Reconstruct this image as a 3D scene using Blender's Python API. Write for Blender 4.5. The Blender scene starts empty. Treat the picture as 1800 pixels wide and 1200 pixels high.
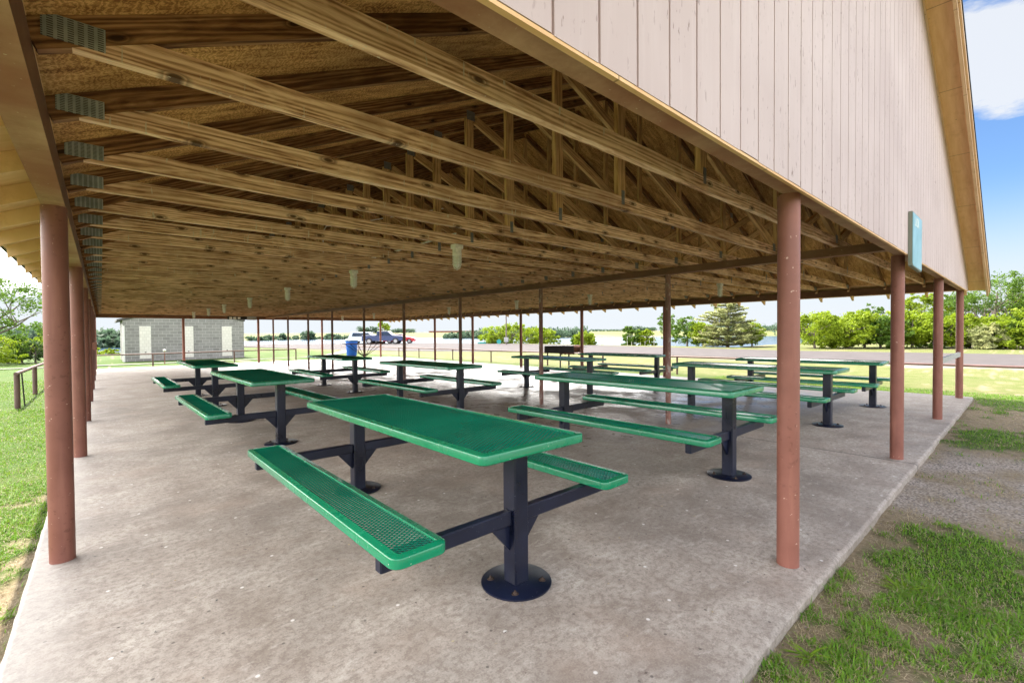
import bpy, math, random
import numpy as np
from mathutils import Vector, Matrix, noise
random.seed(7); rng = np.random.default_rng(7)
S = bpy.context.scene; COL = S.collection
R = math.radians
# ------------------------------------------------------------------ camera frame
FPX, PITCH, ROLL, YAW, CH = 811.07, 0.017769, 0.0078042, 0.8431, 1.27
Fh = Vector((math.cos(YAW), math.sin(YAW), 0)); Rh = Vector((math.sin(YAW), -math.cos(YAW), 0)); Uz = Vector((0, 0, 1))
F2 = Fh*math.cos(PITCH) - Uz*math.sin(PITCH); U2 = Uz*math.cos(PITCH) + Fh*math.sin(PITCH)
R3 = Rh*math.cos(ROLL) - U2*math.sin(ROLL); U3 = U2*math.cos(ROLL) + Rh*math.sin(ROLL)
def at(px, D):
    """plan position at forward distance D in the bearing of photo column px"""
    p = Fh*D + Rh*(D*(px-900)/FPX); return p.x, p.y
# ------------------------------------------------------------------ mesh helpers
class MB:
    def __init__(s): s.v = []; s.f = []; s.m = []; s.mi = 0
    def add(s, vs, fs):
        o = len(s.v); s.v += [tuple(v) for v in vs]; s.f += [tuple(i+o for i in f) for f in fs]; s.m += [s.mi]*len(fs); return s
    def box(s, x0, y0, z0, x1, y1, z1):
        return s.add([(x0,y0,z0),(x1,y0,z0),(x1,y1,z0),(x0,y1,z0),(x0,y0,z1),(x1,y0,z1),(x1,y1,z1),(x0,y1,z1)],
            [(0,3,2,1),(4,5,6,7),(0,1,5,4),(1,2,6,5),(2,3,7,6),(3,0,4,7)])
    def bbox(s, x0, y0, z0, x1, y1, z1, b=.006):
        """box with bevelled vertical and horizontal edges"""
        A = []
        for z, i in ((z0, b), (z0+b, 0), (z1-b, 0), (z1, b)):
            a0, a1, c0, c1 = x0+i, x1-i, y0+i, y1-i
            A += [(a0+b,c0,z),(a1-b,c0,z),(a1,c0+b,z),(a1,c1-b,z),(a1-b,c1,z),(a0+b,c1,z),(a0,c1-b,z),(a0,c0+b,z)]
        f = [tuple(reversed(range(8))), tuple(range(24, 32))]
        for k in range(3):
            for i in range(8):
                j = (i+1) % 8; f.append((k*8+i, k*8+j, k*8+8+j, k*8+8+i))
        return s.add(A, f)
    def prism(s, pts, y0, y1):
        """polygon in xz (counter-clockwise seen from -y) extruded along y"""
        n = len(pts)
        return s.add([(x, y0, z) for x, z in pts]+[(x, y1, z) for x, z in pts],
            [tuple(range(n)), tuple(reversed(range(n, 2*n)))]+[((i+1) % n, i, n+i, n+(i+1) % n) for i in range(n)])
    def tube(s, a, b, r0, r1=None, n=12, cap=True):
        r1 = r0 if r1 is None else r1; a = Vector(a); b = Vector(b); d = (b-a).normalized()
        u = d.orthogonal().normalized(); w = d.cross(u)
        vs = [p+(u*math.cos(t)+w*math.sin(t))*r for p, r in ((a, r0), (b, r1)) for t in [2*math.pi*i/n for i in range(n)]]
        fs = [(i, (i+1) % n, n+(i+1) % n, n+i) for i in range(n)]
        if cap: fs += [tuple(reversed(range(n))), tuple(range(n, 2*n))]
        return s.add(vs, fs)
    def path(s, pts, rs, n=8):
        pts = [Vector(p) for p in pts]; rs = rs if hasattr(rs, '__len__') else [rs]*len(pts)
        vs = []; u = None
        for i, p in enumerate(pts):
            d = (pts[min(i+1, len(pts)-1)]-pts[max(i-1, 0)]).normalized()
            u = d.orthogonal().normalized() if u is None else (u-d*u.dot(d)).normalized(); w = d.cross(u)
            vs += [p+(u*math.cos(t)+w*math.sin(t))*rs[i] for t in [2*math.pi*k/n for k in range(n)]]
        fs = [(i*n+k, i*n+(k+1) % n, (i+1)*n+(k+1) % n, (i+1)*n+k) for i in range(len(pts)-1) for k in range(n)]
        fs += [tuple(reversed(range(n))), tuple(range((len(pts)-1)*n, len(pts)*n))]
        return s.add(vs, fs)
    def lathe(s, prof, c=(0, 0, 0), n=24):
        vs = [(c[0]+r*math.cos(2*math.pi*i/n), c[1]+r*math.sin(2*math.pi*i/n), c[2]+z) for r, z in prof for i in range(n)]
        fs = [(k*n+i, k*n+(i+1) % n, (k+1)*n+(i+1) % n, (k+1)*n+i) for k in range(len(prof)-1) for i in range(n)]
        fs += [tuple(reversed(range(n))), tuple(range((len(prof)-1)*n, len(prof)*n))]
        return s.add(vs, fs)
    def build(s, name, mats, parent=None, smooth=False, loc=None):
        me = bpy.data.meshes.new(name); me.from_pydata(s.v, [], s.f)
        for m in (mats if isinstance(mats, (list, tuple)) else [mats]): me.materials.append(m)
        if any(s.m): me.polygons.foreach_set('material_index', s.m)
        if smooth:
            me.polygons.foreach_set('use_smooth', [True]*len(me.polygons))
            try: me.set_sharp_from_angle(angle=R(38))
            except Exception: pass
        me.update(); o = bpy.data.objects.new(name, me); COL.objects.link(o)
        if parent: o.parent = parent
        if loc: o.location = loc
        return o
def tag(o, label=None, cat=None, group=None, kind=None):
    if label: o['label'] = label
    if cat: o['category'] = cat
    if group: o['group'] = group
    if kind: o['kind'] = kind
    return o
def empty(name, loc=(0, 0, 0), rz=0, **k):
    o = bpy.data.objects.new(name, None); COL.objects.link(o); o.location = loc; o.rotation_euler = (0, 0, rz); o.empty_display_size = .2
    return tag(o, **k)
def copy_tree(o, parent=None):
    c = o.copy(); COL.objects.link(c); c.parent = parent
    for ch in list(o.children): copy_tree(ch, c)
    return c
def np_mesh(name, V, nf, k, mats, mi=None, parent=None, smooth=False):
    """fast mesh: V (n,3), faces are consecutive runs of k verts"""
    me = bpy.data.meshes.new(name); n = len(V); me.vertices.add(n); me.vertices.foreach_set('co', V.astype(np.float32).ravel())
    me.loops.add(nf*k); me.loops.foreach_set('vertex_index', np.arange(nf*k, dtype=np.int32))
    me.polygons.add(nf); me.polygons.foreach_set('loop_start', np.arange(0, nf*k, k, dtype=np.int32)); me.polygons.foreach_set('loop_total', np.full(nf, k, dtype=np.int32))
    for m in (mats if isinstance(mats, (list, tuple)) else [mats]): me.materials.append(m)
    if mi is not None: me.polygons.foreach_set('material_index', mi.astype(np.int32))
    me.update(calc_edges=True); o = bpy.data.objects.new(name, me); COL.objects.link(o); o.parent = parent
    return o
# ------------------------------------------------------------------ material helpers
class NT:
    def __init__(s, name):
        s.m = bpy.data.materials.new(name); s.m.use_nodes = True; s.t = s.m.node_tree; s.b = s.t.nodes['Principled BSDF']; s.out = s.t.nodes['Material Output']
        s.tc = s.t.nodes.new('ShaderNodeTexCoord')
    def n(s, t, **k):
        x = s.t.nodes.new('ShaderNode'+t)
        for a, v in k.items(): setattr(x, a, v)
        return x
    def l(s, a, b): s.t.links.new(a, b)
    def val(s, sock, v):
        if hasattr(v, 'is_output') or isinstance(v, bpy.types.NodeSocket): s.l(v, sock)
        else: sock.default_value = v
    def coord(s, scale=(1, 1, 1), loc=(0, 0, 0), rot=(0, 0, 0), rand=0, kind='Object'):
        m = s.n('Mapping'); m.inputs['Scale'].default_value = scale; m.inputs['Rotation'].default_value = rot; m.inputs['Location'].default_value = loc
        src = s.tc.outputs[kind]
        if rand:
            oi = s.n('ObjectInfo'); a = s.n('VectorMath', operation='MULTIPLY_ADD'); s.l(oi.outputs['Random'], a.inputs[0])
            a.inputs[1].default_value = (rand, rand*.7, rand*1.3); s.l(src, a.inputs[2]); src = a.outputs[0]
        s.l(src, m.inputs['Vector']); return m.outputs[0]
    def noise(s, vec, scale=1, detail=4, rough=.55, dist=0):
        x = s.n('TexNoise'); s.l(vec, x.inputs['Vector']); x.inputs['Scale'].default_value = scale; x.inputs['Detail'].default_value = detail
        x.inputs['Roughness'].default_value = rough; x.inputs['Distortion'].default_value = dist; return x.outputs['Fac']
    def vor(s, vec, scale=1, feature='F1'):
        x = s.n('TexVoronoi', feature=feature); s.l(vec, x.inputs['Vector']); x.inputs['Scale'].default_value = scale; return x.outputs['Distance']
    def vor2(s, vec, scale=1, xz=False):
        if xz:
            a = s.n('SeparateXYZ'); s.l(vec, a.inputs[0]); c = s.n('CombineXYZ'); s.l(a.outputs[0], c.inputs[0]); s.l(a.outputs[2], c.inputs[1]); vec = c.outputs[0]
        x = s.n('TexVoronoi', voronoi_dimensions='2D'); s.l(vec, x.inputs['Vector']); x.inputs['Scale'].default_value = scale; return x.outputs['Distance']
    def ramp(s, f, stops):
        x = s.n('ValToRGB'); s.l(f, x.inputs['Fac']); e = x.color_ramp.elements
        while len(e) > 1: e.remove(e[-1])
        for i, (p, c) in enumerate(stops):
            c = (c, c, c) if not hasattr(c, '__len__') else c; c = tuple(c)+(1,)
            if i == 0: e[0].position = p; e[0].color = c
            else: q = e.new(p); q.color = c
        return x.outputs['Color']
    def mix(s, f, a, b, mode='MIX'):
        x = s.n('Mix', data_type='RGBA', blend_type=mode); s.val(x.inputs[0], f)
        for sk, v in ((x.inputs[6], a), (x.inputs[7], b)):
            if isinstance(v, tuple): v = v+(1,) if len(v) == 3 else v
            s.val(sk, v)
        return x.outputs[2]
    def math(s, op, a, b=0, clamp=False):
        x = s.n('Math', operation=op, use_clamp=clamp); s.val(x.inputs[0], a); s.val(x.inputs[1], b); return x.outputs[0]
    def bump(s, h, strength=.3, dist=.01):
        x = s.n('Bump'); s.l(h, x.inputs['Height']); x.inputs['Strength'].default_value = strength; x.inputs['Distance'].default_value = dist
        s.l(x.outputs[0], s.b.inputs['Normal']); return x
    def fin(s, col=None, rough=None, metal=None, spec=None):
        if col is not None: s.val(s.b.inputs['Base Color'], col+(1,) if isinstance(col, tuple) else col)
        if rough is not None: s.val(s.b.inputs['Roughness'], rough)
        if metal is not None: s.b.inputs['Metallic'].default_value = metal
        if spec is not None: s.b.inputs['Specular IOR Level'].default_value = spec
        return s.m
def wood(name, dark, mid, light, rough=.75, knots=True, fleck=True, axis=0, rot=0, lo=.34, hi=.60):
    m = NT(name); a = [.8, 8, 8]
    if axis == 2: a = [8, 8, .8]
    ro = (0, rot, 0)
    base = m.coord(rot=ro, rand=40)
    mp = m.n('Mapping'); mp.inputs['Scale'].default_value = a; m.l(base, mp.inputs['Vector'])
    warp = m.noise(mp.outputs[0], 1.1, 2, .5)
    g1 = m.noise(mp.outputs[0], 2.6, 5, .6, 2.2)
    w = m.n('TexWave', wave_type='BANDS', bands_direction='Z' if axis == 0 else 'X'); 
    mp2 = m.n('Mapping'); mp2.inputs['Scale'].default_value = [.35, 5, 5] if axis == 0 else [5, 5, .35]; m.l(base, mp2.inputs['Vector']); m.l(mp2.outputs[0], w.inputs['Vector'])
    w.inputs['Scale'].default_value = 2.6; w.inputs['Distortion'].default_value = 16; w.inputs['Detail'].default_value = 2.5; w.inputs['Detail Scale'].default_value = .8
    fine = m.noise(mp.outputs[0], 11, 4, .7, .3)
    f = m.math('ADD', m.math('ADD', m.math('MULTIPLY', g1, .62), m.math('MULTIPLY', w.outputs['Fac'], .16)), m.math('MULTIPLY', fine, .20))
    c = m.ramp(f, [(lo, dark), ((lo+hi)/2, mid), (hi, light)])
    big = m.noise(base, 1.3, 4, .65)
    c = m.mix(m.ramp(big, [(.47, 0), (.62, .45)]), c, tuple(x*.8 for x in dark))
    if knots:
        mk = m.n('Mapping'); mk.inputs['Scale'].default_value = [1.5, 0, 3.6] if axis == 0 else [3.6, 0, 1.5]; m.l(base, mk.inputs['Vector'])
        v = m.vor2(mk.outputs[0], 1.5, True)
        c = m.mix(m.ramp(v, [(.035, .95), (.055, .6), (.068, .15), (.08, .6), (.125, 0)]), c, tuple(x*.3 for x in dark))
    if fleck:
        mf = m.n('Mapping'); mf.inputs['Scale'].default_value = [38, 30, 5]; m.l(base, mf.inputs['Vector'])
        fl = m.noise(mf.outputs[0], 1.6, 2, .5)
        c = m.mix(m.ramp(fl, [(.67, 0), (.71, .7)]), c, (.62, .55, .42))
    m.bump(g1, .35, .004)
    return m.fin(c, rough, spec=.25)
def plain(name, col, rough=.5, metal=0, var=.12, scale=6, spec=.5, bump=0, kind='Object'):
    m = NT(name); n = m.noise(m.coord(kind=kind), scale, 5, .6)
    c = m.ramp(n, [(.3, tuple(x*(1-var) for x in col)), (.7, tuple(min(1, x*(1+var)) for x in col))])
    if bump: m.bump(m.noise(m.coord(kind=kind), scale*14, 3, .6), bump, .003)
    return m.fin(c, rough, metal, spec)
M = {}
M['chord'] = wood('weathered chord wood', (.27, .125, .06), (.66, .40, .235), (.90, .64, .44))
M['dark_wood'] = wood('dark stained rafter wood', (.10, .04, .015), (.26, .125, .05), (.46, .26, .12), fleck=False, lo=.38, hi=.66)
M['web_wood'] = wood('yellowed web wood', (.34, .175, .065), (.58, .345, .15), (.72, .48, .23), axis=2, fleck=False, knots=False)
def mk_deck():
    m = NT('plywood deck'); b = m.coord(scale=(1, 1, 1), rand=0)
    mp = m.n('Mapping'); mp.inputs['Scale'].default_value = (1.2, 5, 1.2); m.l(b, mp.inputs['Vector'])
    w = m.n('TexWave', wave_type='BANDS', bands_direction='X'); m.l(b, w.inputs['Vector']); w.inputs['Scale'].default_value = 13; w.inputs['Distortion'].default_value = 22; w.inputs['Detail'].default_value = 5; w.inputs['Detail Roughness'].default_value = .7
    n = m.noise(mp.outputs[0], 3, 5, .6, .8)
    f = m.math('ADD', m.math('MULTIPLY', n, .78), m.math('MULTIPLY', w.outputs['Fac'], .22))
    c = m.ramp(f, [(.30, (.19, .072, .02)), (.5, (.52, .275, .085)), (.70, (.80, .49, .195))])
    c = m.mix(m.ramp(m.noise(b, .9, 3), [(.5, 0), (.7, .6)]), c, (.08, .035, .012))
    return m.fin(c, .7, spec=.2)
M['deck'] = mk_deck()
def mk_brown():
    m = NT('red brown pipe paint'); b = m.coord(rand=20)
    n = m.noise(b, 3.5, 6, .6); c = m.ramp(n, [(.3, (.195, .072, .052)), (.7, (.265, .106, .078))])
    st = m.coord(scale=(14, 14, 1.5), rand=20); c = m.mix(m.ramp(m.noise(st, 1, 4), [(.55, 0), (.75, .35)]), c, (.42, .19, .14))
    c = m.mix(m.ramp(m.noise(b, 45, 2), [(.71, 0), (.75, .8)]), c, (.6, .42, .34))
    rust = m.math('MULTIPLY', m.ramp(m.noise(b, 38, 3), [(.60, 0), (.66, 1)]), m.ramp(m.noise(b, 2, 2), [(.5, 0), (.6, 1)]))
    c = m.mix(m.math('MULTIPLY', rust, .4), c, (.09, .03, .018))
    m.bump(m.noise(b, 60, 3), .15, .003); return m.fin(c, m.ramp(n, [(.3, .45), (.7, .62)]), spec=.4)
M['pipe'] = mk_brown()
M['rail'] = plain('weathered brown rail paint', (.15, .085, .075), .6, var=.3, scale=3)
def mk_midpipe():
    m = NT('worn interior pipe paint'); b = m.coord(rand=30)
    n = m.noise(b, 5, 6, .65); c = m.ramp(n, [(.3, (.18, .085, .065)), (.7, (.30, .15, .12))])
    st = m.coord(scale=(10, 10, 4), rand=30)
    c = m.mix(m.ramp(m.noise(st, 2.2, 5, .7), [(.56, 0), (.62, .8)]), c, (.45, .38, .34)); m.bump(n, .2, .003)
    return m.fin(c, .6)
M['midpipe'] = mk_midpipe()
def mk_beam():
    m = NT('rusty brown beam paint'); b = m.coord(scale=(1, .5, 1)); n = m.noise(b, 4, 6, .65)
    c = m.ramp(n, [(.3, (.09, .032, .012)), (.55, (.16, .062, .028)), (.75, (.23, .11, .06))])
    c = m.mix(m.ramp(m.noise(b, 60, 2), [(.70, 0), (.75, .8)]), c, (.45, .35, .22)); m.bump(m.noise(b, 30, 3), .2, .003)
    return m.fin(c, .5)
M['beam'] = mk_beam()
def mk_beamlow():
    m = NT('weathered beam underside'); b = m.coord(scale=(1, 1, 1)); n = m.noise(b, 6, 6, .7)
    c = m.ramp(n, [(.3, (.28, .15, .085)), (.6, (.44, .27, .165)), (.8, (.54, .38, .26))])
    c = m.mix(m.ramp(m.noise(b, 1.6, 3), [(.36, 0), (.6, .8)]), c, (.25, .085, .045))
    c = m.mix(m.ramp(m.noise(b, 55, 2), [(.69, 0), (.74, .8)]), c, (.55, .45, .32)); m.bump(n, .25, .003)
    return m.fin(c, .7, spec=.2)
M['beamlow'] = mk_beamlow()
def mk_siding():
    m = NT('peeling pink siding paint'); b = m.coord(); n = m.noise(b, 1.2, 4); c = m.ramp(n, [(.3, (.435, .345, .332)), (.7, (.52, .425, .412))])
    st = m.coord(scale=(30, 1, 1.6)); c = m.mix(m.ramp(m.noise(st, 1, 4), [(.5, 0), (.8, .3)]), c
, (.58, .50, .49))
    fl = m.coord(scale=(75, 1, 16)); mk = m.math('MULTIPLY', m.ramp(m.noise(fl, 1, 3, .6), [(.64, 0), (.68, 1)]), m.ramp(m.noise(b, 2.2, 3), [(.40, .15), (.55, 1)]))
    c = m.mix(m.math('MULTIPLY', mk, .8), c, (.16, .10, .08)); m.bump(m.noise(st, 2, 4), .15, .002)
    return m.fin(c, .6, spec=.3)
M['siding'] = mk_siding()
M['groove'] = plain('siding groove edge', (.42, .24, .15), .7, var=.3, scale=20)
def mk_tan(name, a, b_, stain):
    m = NT(name); b = m.coord(rand=9); s_ = m.coord(scale=(1, 7, 1), rand=9); n = m.noise(s_, 3, 5, .6)
    c = m.ramp(n, [(.3, a), (.7, b_)]); c = m.mix(m.ramp(m.noise(b, 5, 5, .7), [(.55, 0), (.75, .5)]), c, stain)
    sp_ = m.n('SeparateXYZ'); m.l(m.tc.outputs['Object'], sp_.inputs[0]); seam = m.math('LESS_THAN', m.math('FRACT', m.math('MULTIPLY', sp_.outputs[0], .92)), .007)
    c = m.mix(m.math('MULTIPLY', seam, .6), c, tuple(x*.3 for x in stain))
    c = m.mix(m.ramp(m.vor(b, 6), [(.02, .7), (.06, 0)]), c, tuple(x*.4 for x in stain)); return m.fin(c, .6, spec=.3)
M['tan'] = mk_tan('tan soffit paint', (.64, .385, .175), (.76, .50, .26), (.44, .22, .09))
M['fascia'] = mk_tan('tan fascia paint', (.56, .37, .225), (.66, .46, .30), (.38, .22, .12))
M['shingle'] = plain('grey shingle', (.08, .075, .07), .9, var=.4, scale=30, bump=.5)
M['drip'] = plain('dark drip edge', (.03, .03, .035), .4)
def mk_plate():
    m = NT('galvanised connector plate'); b = m.coord(scale=(1, 1, 1), rand=3, kind='Object')
    sep = m.n('SeparateXYZ'); m.l(m.tc.outputs['Object'], sep.inputs[0])
    fx = m.math('FRACT', m.math('MULTIPLY', sep.outputs[0], 44)); fz = m.math('FRACT', m.math('MULTIPLY', sep.outputs[2], 150))
    mask = m.math('MULTIPLY', m.math('GREATER_THAN', fx, .38), m.math('GREATER_THAN', fz, .5))
    c = m.ramp(m.noise(b, 12, 4), [(.3, (.26, .30, .29)), (.7, (.46, .50, .49))]); c = m.mix(m.math('MULTIPLY', mask, .88), c, (.035, .03, .028))
    return m.fin(c, .45, .35)
M['plate'] = mk_plate()
M['plate2'] = plain('dull connector plate', (.20, .20, .20), .5, .4, .3, 25)
def mk_green():
    m = NT('glossy green plastic coating'); b = m.coord(rand=15); n = m.noise(b, 2.5, 4)
    c = m.ramp(n, [(.3, (.002, .175, .080)), (.7, (.004, .22, .105))])
    c = m.mix(m.ramp(m.noise(b, 70, 2), [(.735, 0), (.765, .8)]), c, (.5, .62, .55))
    m.b.inputs['Coat Weight'].default_value = .3; m.bump(m.noise(b, 40, 2), .015, .002)
    return m.fin(c, m.ramp(m.noise(b, 6, 4), [(.3, .2), (.7, .30)]), spec=.5)
M['green'] = mk_green()
def mk_mesh():
    m = NT('dark green coated mesh'); b = m.coord(rand=15); c = m.ramp(m.noise(b, 2.5, 4), [(.3, (.001, .12, .072)), (.7, (.002, .165, .098))])
    m.b.inputs['Coat Weight'].default_value = .6; return m.fin(c, .22)
M['mesh'] = mk_mesh()
def mk_navy():
    m = NT('navy powder coat'); b = m.coord(rand=15); n = m.noise(b, 4, 5)
    c = m.ramp(n, [(.3, (.0028, .004, .013)), (.7, (.005, .009, .030))])
    c = m.mix(m.ramp(m.noise(b, 90, 2), [(.72, 0), (.76, .5)]), c, (.20, .21, .24))
    c = m.mix(m.ramp(m.noise(b, 14, 5, .7), [(.62, 0), (.72, .4)]), c, (.025, .02, .018))
    m.bump(m.noise(b, 50, 2), .06, .002); return m.fin(c, m.ramp(n, [(.3, .25), (.7, .42)]))
M['navy'] = mk_navy()
M['rust'] = plain('rusty nut', (.06, .04, .032), .8, .3, .5, 60)
def mk_concrete():
    m = NT('worn concrete'); b = m.coord(); W = lambda *a: m.coord(scale=a)
    n1 = m.noise(b, .55, 6, .6, .4); n2 = m.noise(b, 3.2, 8, .68, .3); n3 = m.noise(b, 30, 6, .75)
    c = m.ramp(n2, [(.30, (.23, .19, .155)), (.43, (.315, .27, .23)), (.55, (.38, .335, .29)), (.68, (.48, .435, .38))])
    c = m.mix(m.ramp(n1, [(.36, .75), (.52, 0)]), c, (.17, .145, .125))
    c = m.mix(m.ramp(m.noise(b, 1.0, 8, .72, .5), [(.52, 0), (.64, .55)]), c, (.47, .43, .385))
    c = m.mix(m.ramp(n3, [(.40, .6), (.55, 0)]), c, (.17, .135, .11))
    c = m.mix(m.ramp(m.noise(W(2, 5, 1), 3.2, 8, .75, .3), [(.56, 0), (.64, .4)]), c, (.52, .475, .43))
    c = m.mix(m.ramp(m.noise(b, 1.4, 3), [(.55, 0), (.7, .3)]), c, (.38, .29, .23))
    c = m.mix(m.ramp(m.noise(b, 7, 8, .8, .5), [(.62, 0), (.70, .35)]), c, (.16, .14, .125))
    fine = m.noise(b, 120, 3, .7); c = m.mix(m.ramp(fine, [(.3, .3), (.5, 0), (.6, 0), (.75, .28)]), c, m.mix(m.ramp(fine, [(.5, 0), (.51, 1)]), (.14, .12, .105), (.66, .63, .58)))
    sep = m.n('SeparateXYZ'); m.l(m.tc.outputs['Object'], sep.inputs[0]); X, Y = sep.outputs[0], sep.outputs[1]
    wob = m.math('MULTIPLY', m.math('SUBTRACT', m.noise(b, 2.5, 3), .5), .05)
    # saw joint and a few wandering cracks
    j = m.math('LESS_THAN', m.math('ABSOLUTE', m.math('SUBTRACT', m.math('ADD', X, m.math('MULTIPLY', wob, .25)), 5.76)), .010)
    jy = m.math('LESS_THAN', m.math('ABSOLUTE', m.math('SUBTRACT', m.math('ADD', Y, m.math('MULTIPLY', wob, .3)), 12.2)), .012)
    d = m.noise(b, 3, 3); bw = m.n('VectorMath', operation='MULTIPLY_ADD'); m.l(d, bw.inputs[0]); bw.inputs[1].default_value = (.5, .5, 0); m.l(b, bw.inputs[2])
    v = m.n('TexVoronoi', feature='DISTANCE_TO_EDGE'); m.l(bw.outputs[0], v.inputs['Vector']); v.inputs['Scale'].default_value = .20
    cr = m.math('MULTIPLY', m.math('LESS_THAN', v.outputs['Distance'], .0006), m.math('GREATER_THAN', m.noise(b, .35, 2), .5))
    ln = m.math('MAXIMUM', m.math('MAXIMUM', j, jy), m.math('MULTIPLY', cr, .0)); c = m.mix(m.math('MULTIPLY', ln, .85), c, (.06, .05, .045))
    sp = m.vor2(b, 2.2); c = m.mix(m.ramp(sp, [(.014, .75), (.022, 0)]), c, (.75, .73, .70))
    sp2 = m.vor2(m.coord(loc=(3.3, 1.7, 0)), 3.1); c = m.mix(m.ramp(sp2, [(.016, .7), (.024, 0)]), c, (.06, .05, .045))
    # damp patches in the middle of the floor
    def ss(v_, a, b2):
        q = m.n('MapRange', interpolation_type='SMOOTHSTEP'); m.l(v_, q.inputs[0]); q.inputs[1].default_value = a; q.inputs[2].default_value = b2; return q.outputs[0]
    reg = m.math('MULTIPLY', m.math('MULTIPLY', ss(X, 1.8, 4.2), ss(Y, 1.2, 3.4)), m.math('SUBTRACT', 1, m.math('MULTIPLY', ss(X, 9.5, 13), .5)))
    wet = m.math('MULTIPLY', reg, m.ramp(m.noise(W(1, 1, 1), .9, 7, .65, .6), [(.32, 0), (.50, 1)]))
    c = m.mix(m.math('MULTIPLY', wet, .16), c, (.16, .15, .145))
    rough = m.mix(wet, m.ramp(n2, [(.3, .62), (.7, .8)]), m.ramp(n2, [(.3, .16), (.7, .40)]))
    edge = m.math('SUBTRACT', 1, ss(X, -.3, .0)); c = m.mix(m.math('MULTIPLY', edge, .3), c, (.60, .58, .55))  # side daylight painted in: slab colour lightened along the left edge
    hb = m.math('ADD', m.math('MULTIPLY', n3, .5), m.math('MULTIPLY', ln, -1)); m.bump(hb, .28, .006)
    return m.fin(c, rough, spec=.45)
M['concrete'] = mk_concrete()
def leafmat(name, cols, scale=3, trans=.45):
    m = NT(name); n = m.noise(m.coord(), scale, 4, .6); g = m.noise(m.coord(), scale*9, 2)
    c = m.ramp(m.math('ADD', m.math('MULTIPLY', n, .6), m.math('MULTIPLY', g, .4)), [(.32, cols[0]), (.5, cols[1]), (.68, cols[2])])
    m.l(c, m.b.inputs['Base Color']); m.b.inputs['Roughness'].default_value = .55; m.b.inputs['Specular IOR Level'].default_value = .25
    t = m.n('BsdfTranslucent'); m.l(c, t.inputs['Color']); x = m.n('MixShader'); x.inputs[0].default_value = trans
    m.l(m.b.outputs[0], x.inputs[1]); m.l(t.outputs[0], x.inputs[2]); m.l(x.outputs[0], m.out.inputs['Surface']); return m.m
M['leaf_y'] = leafmat('yellow green leaves', [(.125, .20, .011), (.21, .29, .015), (.31, .38, .024)])
M['leaf_g'] = leafmat('mid green leaves', [(.05, .11, .014), (.09, .165, .020), (.14, .22, .03)])
M['leaf_d'] = leafmat('dark green leaves', [(.025, .06, .018), (.05, .095, .025), (.08, .13, .035)])
M['leaf_p'] = leafmat('grey green needles', [(.18, .21, .08), (.32, .35, .15), (.50, .48, .24)], 2)
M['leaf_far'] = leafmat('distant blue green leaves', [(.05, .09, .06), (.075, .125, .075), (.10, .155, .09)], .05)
M['bark'] = plain('grey bark', (.16, .13, .11), .9, var=.4, scale=8, bump=.6)
M['blade'] = leafmat('green grass blades', [(.085, .21, .018), (.135, .28, .026), (.20, .35, .05)], 2, .35)
M['blade_y'] = leafmat('fresh lime grass blades', [(.10, .20, .012), (.16, .27, .018), (.22, .33, .03)], 2, .4)
M['straw'] = leafmat('dry straw blades', [(.26, .20, .11), (.38, .31, .19), (.50, .43, .29)], 3, .2)
def mk_ground():
    m = NT('lawn and bare dirt'); b = m.coord(); a = m.n('Attribute', attribute_name='cover')
    sep = m.n('SeparateColor'); m.l(a.outputs['Color'], sep.inputs[0]); gr, dry, grav = sep.outputs[0], sep.outputs[1], sep.outputs[2]
    n = m.noise(b, 14, 7, .72); nn = m.noise(b, 60, 5, .75); nb = m.noise(b, 1.1, 6, .6)
    dirt = m.ramp(n, [(.3, (.10, .075, .055)), (.5, (.20, .155, .12)), (.72, (.34, .285, .235))])
    thatch = m.ramp(m.noise(m.coord(scale=(60, 18, 1), rot=(0, 0, .6)), 1, 5, .7), [(.35, (.14, .11, .05)), (.6, (.30, .25, .13)), (.75, (.44, .38, .22))])
    dirt = m.mix(.45, dirt, thatch)
    gcol = m.ramp(nn, [(.3, (.022, .055, .006)), (.5, (.045, .092, .011)), (.72, (.085, .14, .022))])
    gcol = m.mix(m.ramp(nb, [(.4, 0), (.65, .6)]), gcol, m.ramp(nn, [(.3, (.045, .07, .010)), (.7, (.10, .135, .027))]))
    dcol = m.ramp(nn, [(.3, (.085, .092, .032)), (.5, (.135, .14, .052)), (.72, (.20, .19, .095))])
    dcol = m.mix(m.ramp(m.noise(b, 2.3, 6, .65), [(.45, 0), (.62, .7)]), dcol, m.ramp(nn, [(.3, (.05, .08, .01)), (.7, (.11, .14, .03))]))
    gcol = m.mix(dry, gcol, dcol)
    peb = m.vor(b, 55); gv = m.ramp(peb, [(.05, (.62, .57, .52)), (.4, (.40, .355, .315)), (.75, (.19, .16, .135))])
    gv = m.mix(m.ramp(nn, [(.4, 0), (.7, .6)]), gv, (.24, .205, .175))
    c = m.mix(gr, dirt, gcol); c = m.mix(grav, c, gv)
    m.bump(m.math('ADD', nn, m.math('MULTIPLY', peb, -.6)), .6, .015); return m.fin(c, .9, spec=.15)
M['ground'] = mk_ground()
M['road'] = plain('pale worn road surface', (.088, .079, .080), .9, var=.14, scale=1.2, bump=.3, spec=.08)
M['path'] = plain('pale path concrete', (.15, .143, .132), .8, var=.12, scale=3)
def mk_water():
    m = NT('lake water'); b = m.coord(scale=(1, 1, 1)); m.bump(m.noise(m.coord(scale=(.5, 1.2, 1)), 1.2, 4, .6), .12, .05)
    m.b.inputs['IOR'].default_value = 1.33; return m.fin((.038, .078, .135), .12, spec=.05)
M['water'] = mk_water()
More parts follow.
